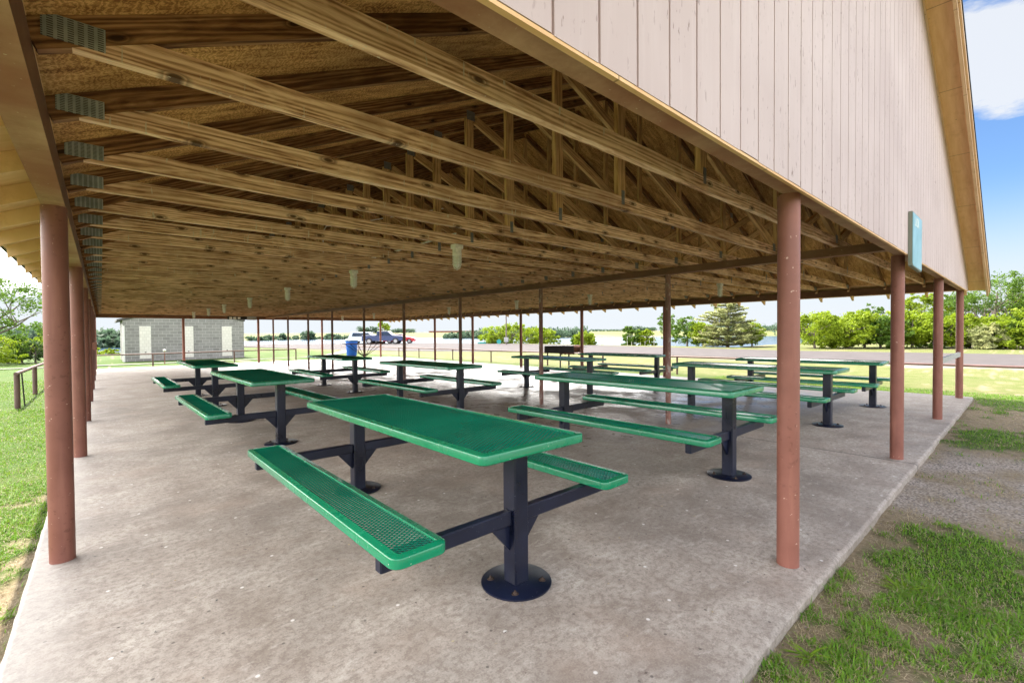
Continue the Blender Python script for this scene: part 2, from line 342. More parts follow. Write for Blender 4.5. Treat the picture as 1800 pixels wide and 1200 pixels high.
def mk_block():
    m = NT('grey block wall'); sep = m.n('SeparateXYZ'); m.l(m.tc.outputs['Object'], sep.inputs[0]); cb = m.n('CombineXYZ')
    m.l(m.math('ADD', sep.outputs[0], sep.outputs[1]), cb.inputs[0]); m.l(sep.outputs[2], cb.inputs[1])
    t = m.n('TexBrick', offset=.5); m.l(cb.outputs[0], t.inputs['Vector']); t.inputs['Scale'].default_value = 1; t.inputs['Brick Width'].default_value = .41; t.inputs['Row Height'].default_value = .205
    t.inputs['Mortar Size'].default_value = .009; t.inputs['Color1'].default_value = (.20, .195, .185, 1); t.inputs['Color2'].default_value = (.27, .262, .25, 1); t.inputs['Mortar'].default_value = (.44, .43, .41, 1); t.inputs['Bias'].default_value = .2
    c = m.mix(m.ramp(m.noise(m.coord(), 1.2, 5), [(.45, 0), (.7, .35)]), t.outputs['Color'], (.17, .16, .16)); return m.fin(c, .85, spec=.2)
M['block'] = mk_block()
def mk_wblock():
    m = NT('white painted infill block'); sep = m.n('SeparateXYZ'); m.l(m.tc.outputs['Object'], sep.inputs[0]); cb = m.n('CombineXYZ'); m.l(sep.outputs[0], cb.inputs[0]); m.l(sep.outputs[2], cb.inputs[1])
    t = m.n('TexBrick', offset=.5); m.l(cb.outputs[0], t.inputs['Vector']); t.inputs['Scale'].default_value = 1; t.inputs['Brick Width'].default_value = .2; t.inputs['Row Height'].default_value = .205; t.inputs['Mortar Size'].default_value = .006
    t.inputs['Color1'].default_value = (.66, .63, .57, 1); t.inputs['Color2'].default_value = (.72, .69, .63, 1); t.inputs['Mortar'].default_value = (.50, .47, .42, 1); return m.fin(t.outputs['Color'], .6)
M['wblock'] = mk_wblock()
M['white'] = plain('white paint', (.75, .74, .71), .5, var=.06)
M['offwhite'] = plain('chalky lamp housing paint', (.82, .76, .71), .6, var=.15, scale=30)
M['grey'] = plain('grey metal', (.34, .35, .36), .5, .3)
M['black'] = plain('sooty black steel', (.022, .018, .017), .6, .2, .5, 8)
M['rustblack'] = plain('rusted smoker steel', (.10, .035, .02), .8, .2, .7, 6)
M['blue'] = plain('blue bin plastic', (.012, .10, .50), .4)
M['liner'] = plain('pale bin lid', (.50, .62, .48), .4, var=.2)
M['tyre'] = plain('tyre rubber', (.02, .02, .02), .8)
M['chrome'] = plain('wheel alloy', (.5, .5, .52), .3, .8)
M['carblue'] = plain('dark blue car paint', (.02, .035, .10), .25, .3)
M['carwhite'] = plain('silver white car paint', (.45, .50, .58), .25, .3)
M['carred'] = plain('red car paint', (.42, .02, .03), .25, .2)
M['glassdark'] = plain('dark car glass', (.03, .05, .09), .08)
M['teal'] = plain('teal paint', (.02, .27, .26), .5)
M['signface'] = None
def mk_glass():
    m = NT('cloudy jar glass'); m.b.inputs['Transmission Weight'].default_value = .35; m.b.inputs['IOR'].default_value = 1.45; return m.fin((.95, .94, .90), .3)
M['jar'] = mk_glass()
def mk_sign():
    m = NT('faded blue green sign face'); b = m.coord(); n = m.noise(b, 5, 5, .6); c = m.ramp(n, [(.3, (.13, .33, .38)), (.7, (.27, .50, .58))]); return m.fin(c, .35)
M['signface'] = mk_sign()
M['signedge'] = plain('sign edge', (.16, .17, .13), .6)
M['letter'] = plain('faded white lettering', (.60, .70, .72), .6)

# ------------------------------------------------------------------ terrain
def smooth(x, a, b):
    t = min(1, max(0, (x-a)/(b-a))); return t*t*(3-2*t)
EDGE = [(-180, 400), (-40, 200), (0, 90), (10, 90), (16, 62), (22, 43), (34.5, 48.5), (44.8, 57), (58.7, 70), (77, 74), (83, 58), (90, 52), (96, 75), (110, 90), (180, 400)]
FAR = [(-180, 3000), (0, 420), (16, 330), (45, 300), (60, 330), (75, 330), (84, 200), (92, 160), (100, 200), (180, 3000)]
def interp(T, a):
    for (a0, v0), (a1, v1) in zip(T, T[1:]):
        if a0 <= a <= a1: return v0+(v1-v0)*(a-a0)/(a1-a0)
    return T[-1][1]
LAKE = -2.0
def terrain(x, y):
    r = math.hypot(x, y); a = math.degrees(math.atan2(y, x)); e = interp(EDGE, a); fs = interp(FAR, a)
    z = -.06
    z -= .33*smooth(y, 27, 37)*smooth(-x, -14, -9)*smooth(x, -8, -3)
    if r > e: z = z - 3.2*smooth(r, e, e+22)
    if r > fs: z = z + 4.9*smooth(r, fs-4, fs+320) + 1.1*smooth(r, fs, fs+14) + 2.5*smooth(r, fs+250, fs+900)
    return z
def cover(x, y):
    """share of grass, dryness, gravel at a ground point"""
    P = Vector((x, y, 0)); n = noise.fractal(P*1.7, .9, 2.2, 4); n2 = noise.fractal(P*.55+Vector((9, 3, 0)), .9, 2.2, 3); n3 = noise.fractal(P*5, .9, 2.2, 3)
    g = .56+.72*n+.35*n2+.75*n3
    if y < .75 and x > -1:                      # worn strip beside the front edge
        d = .70-y; g -= .55*math.exp(-max(d, 0)/.16)
        g -= .9*smooth(x, 3.9, 4.7)*(1-smooth(x, 6.6, 7.4)); g -= .55*smooth(x, 8.2, 9)*(1-smooth(x, 11.0, 11.6))
        g += .5*smooth(x, 1.8, 2.6)*(1-smooth(x, 3.4, 3.9))*(1 if .2 < d < .5 else .5)
    if x < -.3 and y > .7:
        d = -.31-x; g -= (.6*math.exp(-max(d, 0)/.12)); g += .42; g -= .62*(1-smooth(y, 3.2, 4.6))*math.exp(-max(d, 0)/.8)
        g += .35*smooth(y, 5, 8)
    if x > 12.0: g += .8*math.exp(-((x-12.8)/.7)**2) if y > -3 else 0
    dist = math.hypot(x, y); g = g+(.55 if dist > 14 else .3*dist/14)
    g = min(1, max(0, (g-.38)*3.0))
    dry = .25+.35*noise.fractal(P*.25, .9, 2.1, 3); dry += .75*smooth(x, 13.1, 14.2)*(1-.9*smooth(abs(y-16), 10, 20)*0)
    if x < 0: dry -= .2
    if x < 12: dry -= .3
    dry = min(1, max(0, dry))
    gv = 0
    if y < .7 and 3.8 < x < 9: gv = smooth(x, 4.1, 4.7)*(1-smooth(x, 6.2, 7.6))*min(1, max(0, .75+.9*n+.5*n3))
    if x > 20.5: gv = max(gv, smooth(x+1.5*n2, 21.5, 23.2)*(1-smooth(x, 25, 26))*.8*(1 if y < 14 else 0))
    return g, dry, gv
def axis_list(lo, hi, step, far):
    a = list(np.arange(lo, hi, step)); s_ = step; x = hi
    while x < far: a.append(x); s_ *= 1.14; x += s_
    a.append(far); x = lo; s_ = step
    b = []
    while x > -far: s_ *= 1.14; x -= s_; b.append(x)
    return sorted(b+a)
def build_ground():
    xs = axis_list(-3.2, 14.0, .075, 2600); ys = axis_list(-1.2, 13, .075, 2600); nx, ny = len(xs), len(ys)
    V = []; C = np.zeros((nx*ny, 4), np.float32); i = 0
    for y in ys:
        for x in xs:
            under = (0 < x < 11.5 and 1.2 < y < 23.5)
            near = (-4 < x < 15 and -2 < y < 15 and not under)
            z = terrain(x, y)
            if under: V.append((x, y, z)); i += 1; continue
            g, d, v = cover(x, y); C[i] = (g, d, v, 1); i += 1
            if near: z += .012*noise.fractal(Vector((x*3, y*3, 0)), .9, 2.1, 4)+.012*g
            V.append((x, y, z))
    F = [(j*nx+k, j*nx+k+1, (j+1)*nx+k+1, (j+1)*nx+k) for j in range(ny-1) for k in range(nx-1)]
    me = bpy.data.meshes.new('ground'); me.from_pydata(V, [], F); me.materials.append(M['ground'])
    at_ = me.color_attributes.new('cover', 'FLOAT_COLOR', 'POINT'); at_.data.foreach_set('color', C.ravel())
    me.polygons.foreach_set('use_smooth', [True]*len(F)); me.update()
    o = bpy.data.objects.new('ground', me); COL.objects.link(o); tag(o, kind='structure')
build_ground()
def sheet(name, pts, z, mat, kind='structure'):
    b = MB(); b.add([(x, y, z) for x, y in pts], [tuple(range(len(pts)))]); return tag(b.build(name, mat), kind=kind)
# lake sheet
b = MB(); n = 48; b.add([(0, 0, LAKE)]+[(1500*math.cos(t), 1500*math.sin(t), LAKE) for t in [R(-30+160*i/n) for i in range(n+1)]], [(0, i+1, i+2) for i in range(n)])
tag(b.build('water', M['water']), kind='structure')
# road: parking lot strip beyond the lawn
road = [(24.2, -60), (24.2, -5), (24.1, .3), (24.7, 5.2), (24.3, 11), (24.1, 16.5), (21.8, 24.5), (17.4, 32.9), (15.5, 39.5), (13.3, 52), (12.5, 60), (12.6, 70), (15.5, 72), (26.1, 66.6), (35, 57.8), (38.4, 46), (38.5, 38.4), (38, 26), (35.6, 16.4), (34.6, 10.3), (35.4, 5), (36, .4), (36, -60)]
def road_mesh():
    b = MB(); n = len(road); b.add([(x, y, -.04) for x, y in road]+[(x, y, -.30) for x, y in road], [tuple(range(n))]+[((i+1) % n, i, n+i, n+(i+1) % n) for i in range(n)])
    return tag(b.build('road', M['road']), kind='structure')
road_mesh()
# footpath running from the lot round the far end of the lawn
pth = [(-9, 29.2), (-3, 28.7), (.2, 28.4), (6.5, 28.7), (9.5, 29.6), (12.2, 32.5), (14.6, 36), (15.7, 38.5)]
b = MB(); vs = []
for i, (x, y) in enumerate(pth):
    p = Vector(pth[max(i-1, 0)]); q = Vector(pth[min(i+1, len(pth)-1)]); d = (q-p).normalized(); nrm = Vector((-d.y, d.x))*.55
    for s_ in (1, -1): px_, py_ = x+s_*nrm.x, y+s_*nrm.y; vs.append((px_, py_, terrain(px_, py_)+.03))
b.add(vs, [(2*i, 2*i+1, 2*i+3, 2*i+2) for i in range(len(pth)-1)]); tag(b.build('path', M['path']), kind='structure')
# concrete slab with a slightly broken edge
def slab():
    X0, X1, Y0, Y1 = -.315, 12.28, .70, 24.35; per = []
    def run(a, b_, n):
        for i in range(n): t = i/n; per.append((a[0]+(b_[0]-a[0])*t, a[1]+(b_[1]-a[1])*t))
    run((X0, Y0), (X1, Y0), 260); run((X1, Y0), (X1, Y1), 60); run((X1, Y1), (X0, Y1), 60); run((X0, Y1), (X0, Y0), 300)
    out = []
    for x, y in per:
        j = noise.fractal(Vector((x*2.2, y*2.2, 3)), .9, 2.2, 4)*.006+noise.noise(Vector((x*14, y*14, 8)))*.004
        cx, cy = (X0+X1)/2, (Y0+Y1)/2
        if abs(y-Y0) < 1e-6 or abs(y-Y1) < 1e-6: out.append((x, y+j*(1 if y < cy else -1)))
        else: out.append((x+j*(1 if x < cx else -1), y))
    n = len(out); cx, cy = 6, 12
    def inset(p, d): 
        x, y = p; return (x+(d if x < X0+.2 else (-d if x > X1-.2 else 0)), y+(d if y < Y0+.2 else (-d if y > Y1-.2 else 0)))
    b = MB(); rings = [[(x, y, -.25) for x, y in out], [(x, y, -.016) for x, y in out], [(*inset(p, .010), -.004) for p in out], [(*inset(p, .024), 0) for p in out]]
    vs = [v for r_ in rings for v in r_]; fs = [(k*n+i, k*n+(i+1) % n, (k+1)*n+(i+1) % n, (k+1)*n+i) for k in range(3) for i in range(n)]+[tuple(range(3*n, 4*n))]
    b.add(vs, fs); o = b.build('concrete_floor', M['concrete'], smooth=True); return tag(o, kind='structure')
slab()

# ------------------------------------------------------------------ pavilion
PV = empty('picnic_pavilion', (5.85, 12.4, 0), label='large open picnic pavilion with timber trusses, red brown pipe columns and a peeling pink gable', cat='pavilion')
OFF = Vector(PV.location)
def pv(b, name, mat, parent=None, smooth=False):
    """a part given in world coordinates"""
    o = b.build(name, mat, PV, smooth); o.location = -OFF; return o
XC, SL = 5.85, .455
def zb(x): return 2.15+SL*(XC-abs(x-XC)+.05)          # underside of the top chords
TV = .098                                             # vertical depth of a top chord
LEFTY = [.87, 3.66, 6.70, 9.46, 12.26, 15.02, 17.9, 20.44, 24.0]
def column(x, y, r, mat, top=2.0, name='column'):
    o = MB().lathe([(r, 0), (r, .5), (r, 1.2), (r, top)], n=28).build(name, mat, PV, smooth=True); o.location = Vector((x, y, 0))-OFF
    return o
col0 = None
for y in LEFTY: column(-.185, y, .056, M['pipe'])
for x in (2.78, 5.87, 8.90, 11.93): column(x, .87, .054, M['pipe'])
for y in (3.87, 6.88, 9.90, 12.88, 15.93, 18.93, 21.86): column(11.93, y, .054, M['pipe'])
for x in (2.63, 5.50, 8.42, 11.6): column(x, 24.0, .05, M['pipe'])
for y in (3.33, 5.80, 8.27, 10.78, 13.2, 15.74, 18.16, 20.68, 22.9): column(5.86, y, .036, M['midpipe'], 2.06, 'interior_post')
def beam_y(x0, x1, z0, z1, name='eave_beam', y0=.78, y1=24.08):
    b = MB(); b.box(x0, y0, z0, x1, y1, z1); b.m = [1 if i == 0 else 0 for i in range(6)]; return pv(b, name, [M['beam'], M['beamlow']])
beam_y(-.235, -.137, 2.0, 2.14); beam_y(11.87, 11.98, 2.0, 2.14); beam_y(5.80, 5.91, 2.06, 2.148, 'centre_beam', .90, 23.9)
b = MB(); b.box(-.133, .786, 2.0, 11.866, .882, 2.13); b.m = [1, 0, 0, 0, 0, 0]; pv(b, 'gable_beam', [M['beam'], M['beamlow']])
b = MB(); b.box(-.133, 23.95, 2.0, 11.866, 24.05, 2.13); pv(b, 'gable_beam', M['beam'])
# column cap plates
b = MB()
# trusses -------------------------------------------------------------
XL, XR = -.56, 12.26
def truss(dark=True):
    T = .038; root = MB()
    cut = (2.239-2.15)/SL-.05
    root.prism([(-.05, 2.15), (11.75, 2.15), (11.70-cut, 2.239), (cut, 2.239)], -.0015, T+.0015); o = root.build('truss', M['chord'], PV)
    L = math.hypot(1, SL); cs, sn = 1/L, SL/L
    for side in (1, -1):
        ln = (XC+.13)*L; h = TV*cs
        # local board: x along the slope; plumb cut at the ridge
        b = MB(); b.add([(0, 0, 0), (ln, 0, 0), (ln-h*SL*0, 0, 0), (ln, T, 0)], [])
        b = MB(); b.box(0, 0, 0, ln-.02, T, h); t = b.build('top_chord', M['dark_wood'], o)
        x0 = -.125 if side == 1 else 11.825
        if side == 1: t.location = (x0, -.0, zb(x0)); t.rotation_euler = (0, -math.atan(SL), 0)
        else: t.location = (x0, T, zb(x0)); t.rotation_euler = (0, -math.atan(SL), math.pi)
        # painted tail outside the beam
        e = XL if side == 1 else XR; i_ = -.145 if side == 1 else 11.845
        pts = [(e, zb(e)), (i_, zb(i_)), (i_, zb(i_)+TV), (e, zb(e)+TV)]
        if side == -1: pts = [pts[1], pts[0], pts[3], pts[2]]
        MB().prism(pts, 0, T).build('rafter_tail', M['tan'], o)
    def web(a, c, w=.086, mat=M['web_wood']):
        a = Vector((a[0], 0, a[1])); c = Vector((c[0], 0, c[1])); d = c-a; b = MB(); b.box(-w/2, .001, 0, w/2, T-.001, d.length)
        k = b.build('web', mat, o); k.location = a; k.rotation_euler = (0, math.atan2(d.x, d.z), 0)
    web((2.80, 2.239), (2.80, zb(2.80)+.01)); web((8.90, 2.239), (8.90, zb(8.9)+.01))
    web((5.85, 2.239), (5.85, zb(5.85)-.02), .07)
    web((5.76, 2.25), (2.88, zb(2.88)-.05), .082); web((5.94, 2.25), (8.82, zb(8.82)-.05), .082)
    def plate(x, z, w, h, mat=M['plate2'], name='connector_plate'):
        b = MB(); b.box(-w/2, -.003, -h/2, w/2, -.0005, h/2); k = b.build(name, mat, o); k.location = (x, 0, z)
    plate(-.045, 2.198, .145, .072, M['plate']); plate(11.73, 2.198, .16, .072, M['plate'])
    plate(2.81, 2.235, .036, .10); plate(8.89, 2.235, .036, .10); plate(5.74, 2.222, .075, .085)
    plate(2.81, zb(2.81)-.0, .10, .09); plate(8.89, zb(8.89), .10, .09)
    return o
T0 = truss(); NTR = 38
for k in range(NTR):
    o = T0 if k == 0 else copy_tree(T0, PV)
    o.location = Vector((0, 1.35+.6*k, 0))-OFF
    o.rotation_euler = (0, 0, R(random.uniform(-.06, .06)))
for y in (.805, 23.98):
    o = copy_tree(T0, PV); o.location = Vector((0, y, 0))-OFF
# roof deck -----------------------------------------------------------
YR0, YR1 = .50, 24.30
def slope_slab(name, off0, off1, mat, x0, x1, y0=YR0, y1=YR1):
    """slab between two offsets above the top chord underside; x0..x1 on one side of the ridge"""
    b = MB(); vs = []
    for y in (y0, y1):
        for x, off in ((x0, off0), (x1, off0), (x1, off1), (x0, off1)): vs.append((x, y, zb(x)+off))
    b.add(vs, [(0, 1, 2, 3), (7, 6, 5, 4), (1, 0, 4, 5), (2, 1, 5, 6), (3, 2, 6, 7), (0, 3, 7, 4)]); return pv(b, name, mat)
for s_ in (0, 1):
    e = XL-.02 if s_ == 0 else XR+.02; i_ = -.145 if s_ == 0 else 11.845; xa, xb = (e, i_) if s_ == 0 else (i_, e); ya = YR0+.045
    slope_slab('eave_soffit', TV+.001, TV+.017, M['tan'], xa, xb, .778, YR1)
    xa, xb = (i_, XC) if s_ == 0 else (XC, i_); slope_slab('roof_deck', TV+.001, TV+.017, M['deck'], xa, xb, .778, YR1)
    xa, xb = (e, XC) if s_ == 0 else (XC, e)
    slope_slab('rake_soffit', TV-.004, TV+.017, M['tan'], xa, xb, ya, .776)
    slope_slab('roof_shingles', TV+.019, TV+.034, M['shingle'], xa-(.03 if s_ == 0 else 0), xb+(.03 if s_ else 0), YR0-.007, YR1+.02)
    slope_slab('fascia_board', TV-.115, TV+.017, M['fascia'], xa, xb, YR0+.012, YR0+.043)
    slope_slab('fascia_trim', TV-.058, TV+.0165, M['fascia'], xa, xb, YR0-.008, YR0+.0105)
    slope_slab('drip_edge', TV+.010, TV+.034, M['drip'], xa, xb, YR0-.018, YR0-.0085)
    slope_slab('rake_batten', TV-.046, TV-.006, M['fascia'], (-.2 if s_ == 0 else XC), (XC if s_ == 0 else 11.8), .752, .765)
# seams in the rake soffit (narrow joints)
# gable siding --------------------------------------------------------
def gable(y0, y1, groove_front=True):
    b = MB(); x = -.25; pitch = .1795; i = 0
    while x < 11.98:
        xe = min(x+pitch-.010, 11.98)
        jag = random.uniform(-.003, .003)
        def pan(xa, xb, ya, yb):
            if xa < XC < xb: pts = [(xa, 1.985+jag), (xb, 1.985+jag), (xb, zb(xb)+TV-.006), (XC, zb(XC)+TV-.006), (xa, zb(xa)+TV-.006)]
            else: pts = [(xa, 1.985+jag), (xb, 1.985+jag), (xb, zb(xb)+TV-.006), (xa, zb(xa)+TV-.006)]
            b.prism(pts, ya, yb)
        b.mi = 0; pan(x, xe, y0, y1)
        b.mi = 1; pan(xe, xe+.010, y0+.009, y1) if xe < 11.9 else None
        x += pitch
    return pv(b, 'gable_siding', [M['siding'], M['groove']])
gable(.766, .784)
b = MB(); b.prism([(-.25, 2.0), (11.98, 2.0), (11.98, zb(11.98)+TV-.006), (XC, zb(XC)+TV-.006), (-.25, zb(-.25)+TV-.006)], 24.055, 24.075); pv(b, 'gable_siding', M['siding'])
# yellowed raw edge strip below the siding
b = MB(); b.box(-.25, .768, 1.974, 11.98, .785, 1.9845); pv(b, 'siding_edge', M['tan'])
# handrail plank between the two right hand columns
b = MB(); b.box(8.955, .85, .775, 11.875, .89, .855); pv(b, 'handrail_plank', M['grey'])
# thin conduit feeding the lamps
b = MB(); b.path([(2.72, 3.9, 2.29), (2.70, 10, 2.27), (2.72, 18, 2.29), (2.7, 21, 2.28)], .010, 6); pv(b, 'conduit', M['offwhite'])
b = MB(); b.path([(2.35, 6.6, 2.26), (2.35, 6.6, 2.72), (2.4, 6.6, 2.80), (2.55, 6.58, 2.82), (4.2, 6.3, 3.3)], .009, 6); pv(b, 'conduit', M['offwhite'])
# post mounted tray frame
sh = MB(); sh.box(5.30, 12.92, .985, 6.42, 13.48, 1.0); shelf = pv(sh, 'post_shelf', M['midpipe'])
b = MB()
for dx in (-.5, -.2, .22, .5):
    for dy in (.2, -.2) if abs(dx) > .3 else (0,): b.tube((5.86+dx, 13.2+dy, .985), (5.86+(.03 if dx > 0 else -.03), 13.2, .62), .009, n=6)
k = b.build('strut', M['black'], shelf)
b = MB(); b.box(6.28, 13.0, 1.001, 6.44, 13.3, 1.05); k = b.build('tray', M['black'], shelf)

# board with three small white boxes and a grey panel on the far beam
t = empty('meter_board', (4.7, 23.92, 1.985), label='dark board with three small white boxes on the far gable beam', cat='electrical board')
b = MB(); b.box(-.45, 0, 0, .32, .025, .135); b.build('backboard', M['black'], t)
for dx in (-.33, -.17, .0): b = MB(); b.bbox(dx-.055, -.06, .03, dx+.055, -.001, .115, .008); b.build('white_box', M['white'], t)
t = empty('grey_panel', (5.2, 23.9, 1.985), label='pale grey flat panel hanging beside the centre post at the far beam', cat='panel')
b = MB(); b.box(-.17, 0, -.01, .21, .03, .15); b.build('panel_face', M['grey'], t)
# small orange sign on a left column
t = empty('orange_notice', (-.185, 14.952, .95), label='small faded orange notice strapped to a left hand column', cat='notice')
b = MB(); b.box(-.02, -.012, 0, .11, 0, .18); b.build('notice_plate', M['pipe'], t)

# blue green sign on the gable
t = empty('gable_sign', (5.92, .765, 1.872), label='upright blue green sign board with faded white letters mounted low on the pink gable', cat='sign')
b = MB()
fr = [(-.24, .0), (-.18, -.012), (.24, -.02), (.25, .02), (.25, .50), (-.24, .50)]
b.prism([(-.27, .0), (.27, -.02), (.27, .505), (-.27, .505)], -.030, -.001); b.build('sign_body', M['signedge'], t)
b = MB(); b.prism([(-.258, .02), (-.22, .004), (.25, -.008), (.262, .01), (.262, .497), (-.262, .497)], -.0345, -.0305); b.build('sign_face', M['signface'], t)
def letters(txt, size, mat, parent, loc, gap=1.0):
    """block letters from bars"""
    G = {'R': ['111', '101', '110', '101', '101'], 'A': ['010', '101', '111', '101', '101'], 'I': ['111', '010', '010', '010', '111'], 'N': ['101', '111', '111', '111', '101'], 'L': ['100', '100', '100', '100', '111']}
    b = MB(); x = 0; u = size/5
    for ch in txt:
        for r_, row in enumerate(G[ch]):
            for c_, v in enumerate(row):
                if v == '1': b.box(x+c_*u*.9, -.0012, (4-r_)*u, x+(c_+1)*u*.9-.0003, 0, (5-r_)*u-.0003)
        x += u*3.7
    o = b.build('lettering', mat, parent); o.location = loc; return o
letters('LAIN', .085, M['letter'], t, (-.17, -.0348, .385))

# ------------------------------------------------------------------ caged lamps under the trusses
def make_lamp():
    r = empty('caged_lamp', label='x', cat='lamp')
    b = MB(); b.bbox(-.055, -.05, -.045, .055, .05, 0, .006); b.build('mounting_box', M['offwhite'], r)
    b = MB(); b.lathe([(.045, -.075), (.05, -.07), (.05, -.05), (.045, -.0455)], n=20); b.lathe([(.048, -.115), (.052, -.11), (.052, -.082), (.046, -.0755)], n=20); b.build('socket_collar', M['offwhite'], r, True)
    b = MB(); b.lathe([(.004, -.232), (.02, -.228), (.033, -.21), (.037, -.18), (.037, -.1155)], n=20); b.build('glass_jar', M['jar'], r, True)
    b = MB()
    for k in range(6):
        a = math.pi/3*k; c, s_ = math.cos(a), math.sin(a); b.path([(c*.050, s_*.050, -.1), (c*.050, s_*.050, -.2), (c*.036, s_*.036, -.232), (0.003*c, .003*s_, -.249)], .0032, 5)
    for z in (-.135, -.165, -.195):
        b.path([(.051*math.cos(2*math.pi*i/16), .051*math.sin(2*math.pi*i/16), z) for i in range(17)], .003, 5)
    b.build('wire_cage', M['offwhite'], r); return r
LM = [(2.64, 3.77, 'nearest caged lamp, hanging above the second table of the left row', 2.149), (2.60, 6.17, 'second nearest lamp of the left lamp row', 2.149), (2.60, 9.17, 'third nearest lamp of the left lamp row', 2.149), (2.62, 12.17, 'fourth lamp of the left lamp row, above the block building wall', 2.149), (2.62, 15.17, 'fifth lamp of the left lamp row', 2.149), (2.60, 17.57, 'sixth lamp of the left lamp row', 2.149), (2.58, 20.57, 'farthest lamp of the left lamp row, beside the far column', 2.149),
      (8.45, 3.77, 'nearest lamp of the right row, against the tall pine tree', 2.149), (8.45, 6.77, 'second nearest lamp of the right row, above the black smoker', 2.149), (8.35, 9.17, 'third nearest lamp of the right lamp row', 2.149), (8.6, 12.77, 'fourth lamp of the right lamp row', 2.149), (8.5, 18.17, 'small lamp near the far truck, fifth of the right row', 2.149), (8.6, 21.77, 'farthest lamp of the right lamp row, above the blue bin', 2.149)]
L0 = make_lamp()
for i, (x, y, lb, z) in enumerate(LM):
    o = L0 if i == 0 else copy_tree(L0); o.location = (x, y, z); o.scale = (.88, .88, 1); o['label'] = lb; o['group'] = 'caged lamps under the trusses'

# ------------------------------------------------------------------ picnic tables
TL, TW, BI, BO, ZT, ZB = 2.276, .699, .523, .772, .75, .436
def panel(x0, x1, ln, ztop, rim, name, parent, pitch):
    """rolled rim frame with recessed expanded metal; y from 0 to ln"""
    def rr(i, z, rad):
        a = [];
        for cx, cy, s0 in ((x1-rad, rad, -90), (x1-rad, ln-rad, 0), (x0+rad, ln-rad, 90), (x0+rad, rad, 180)):
            for k in range(5): t = R(s0+22.5*k); a.append((cx+(rad-i)*math.cos(t), cy+(rad-i)*math.sin(t), z))
        return a
    rad = .045; dp = .047
    rings = [rr(.006, ztop-dp, rad), rr(0, ztop-dp+.005, rad), rr(0, ztop-.006, rad), rr(.002, ztop-.002, rad), rr(.006, ztop, rad), rr(rim-.005, ztop-.0005, rad+.0), rr(rim, ztop-.004, rad), rr(rim, ztop-.014, rad), rr(rim-.004, ztop-.016, rad), rr(.010, ztop-.012, rad), rr(.008, ztop-dp, rad)]
    # inner rings need their own smaller rounded rectangle
    def rin(i, z):
        a = []; r2 = .012; X0, X1, L0_, L1_ = x0+i, x1-i, i, ln-i
        for cx, cy, s0 in ((X1-r2, L0_+r2, -90), (X1-r2, L1_-r2, 0), (X0+r2, L1_-r2, 90), (X0+r2, L0_+r2, 180)):
            for k in range(5): t = R(s0+22.5*k); a.append((cx+r2*math.cos(t), cy+r2*math.sin(t), z))
        return a
    rings[5] = rin(rim-.007, ztop); rings[6] = rin(rim-.003, ztop+.0022); rings[7] = rin(rim, ztop-.001); rings[8] = rin(rim, ztop-.015); rings[9] = rr(.012, ztop-.016, rad)
    b = MB(); n = 20; vs = [v for r_ in rings for v in r_]
    fs = [(k*n+i, k*n+(i+1) % n, (k+1)*n+(i+1) % n, (k+1)*n+i) for k in range(len(rings)-1) for i in range(n)]
    fs += [((len(rings)-1)*n+i, (len(rings)-1)*n+(i+1) % n, (i+1) % n, i) for i in range(n)]
    b.add(vs, fs); top = b.build(name, M['green'], parent, True)
    # expanded metal: two families of slanted strands
    X0, X1, Y0, Y1 = x0+rim-.002, x1-rim+.002, rim-.002, ln-rim+.002; w = X1-X0; mb = MB(); sl = .62
    for fam in (1, -1):
        y = Y0-(w*sl if fam == 1 else 0)
        y_end = Y1+(w*sl if fam == -1 else 0)
        y = Y0-w*sl if fam == 1 else Y0
        while y < (Y1 if fam == 1 else Y1+w*sl):
            # line from (X0,y) to (X1, y+fam*w*sl), clip in y
            a, c = (X0, y), (X1, y+fam*w*sl); t0, t1 = 0., 1.; dy = c[1]-a[1]
            for lim, sg in ((Y0, 1), (Y1, -1)):
                t = (lim-a[1])/dy
                if (dy > 0) == (sg == 1): t0 = max(t0, t)
                else: t1 = min(t1, t)
            if t1-t0 > .02:
                p = (a[0]+(c[0]-a[0])*t0, a[1]+dy*t0); q = (a[0]+(c[0]-a[0])*t1, a[1]+dy*t1); z = ztop-.008+(.0012 if fam == 1 else 0)
                d = Vector((q[0]-p[0], q[1]-p[1], 0)).normalized(); nn = Vector((-d.y, d.x, 0))*.0029; up = Vector((0, 0, .0026))
                P, Q = Vector((*p, z)), Vector((*q, z))
                mb.add([P+nn-up*.4, P+up, P-nn-up*.4, P-up, Q+nn-up*.4, Q+up, Q-nn-up*.4, Q-up], [(0, 1, 5, 4), (1, 2, 6, 5), (2, 3, 7, 6), (3, 0, 4, 7)])
            y += pitch
    mb.build('mesh_insert', M['mesh'], top)
    return top
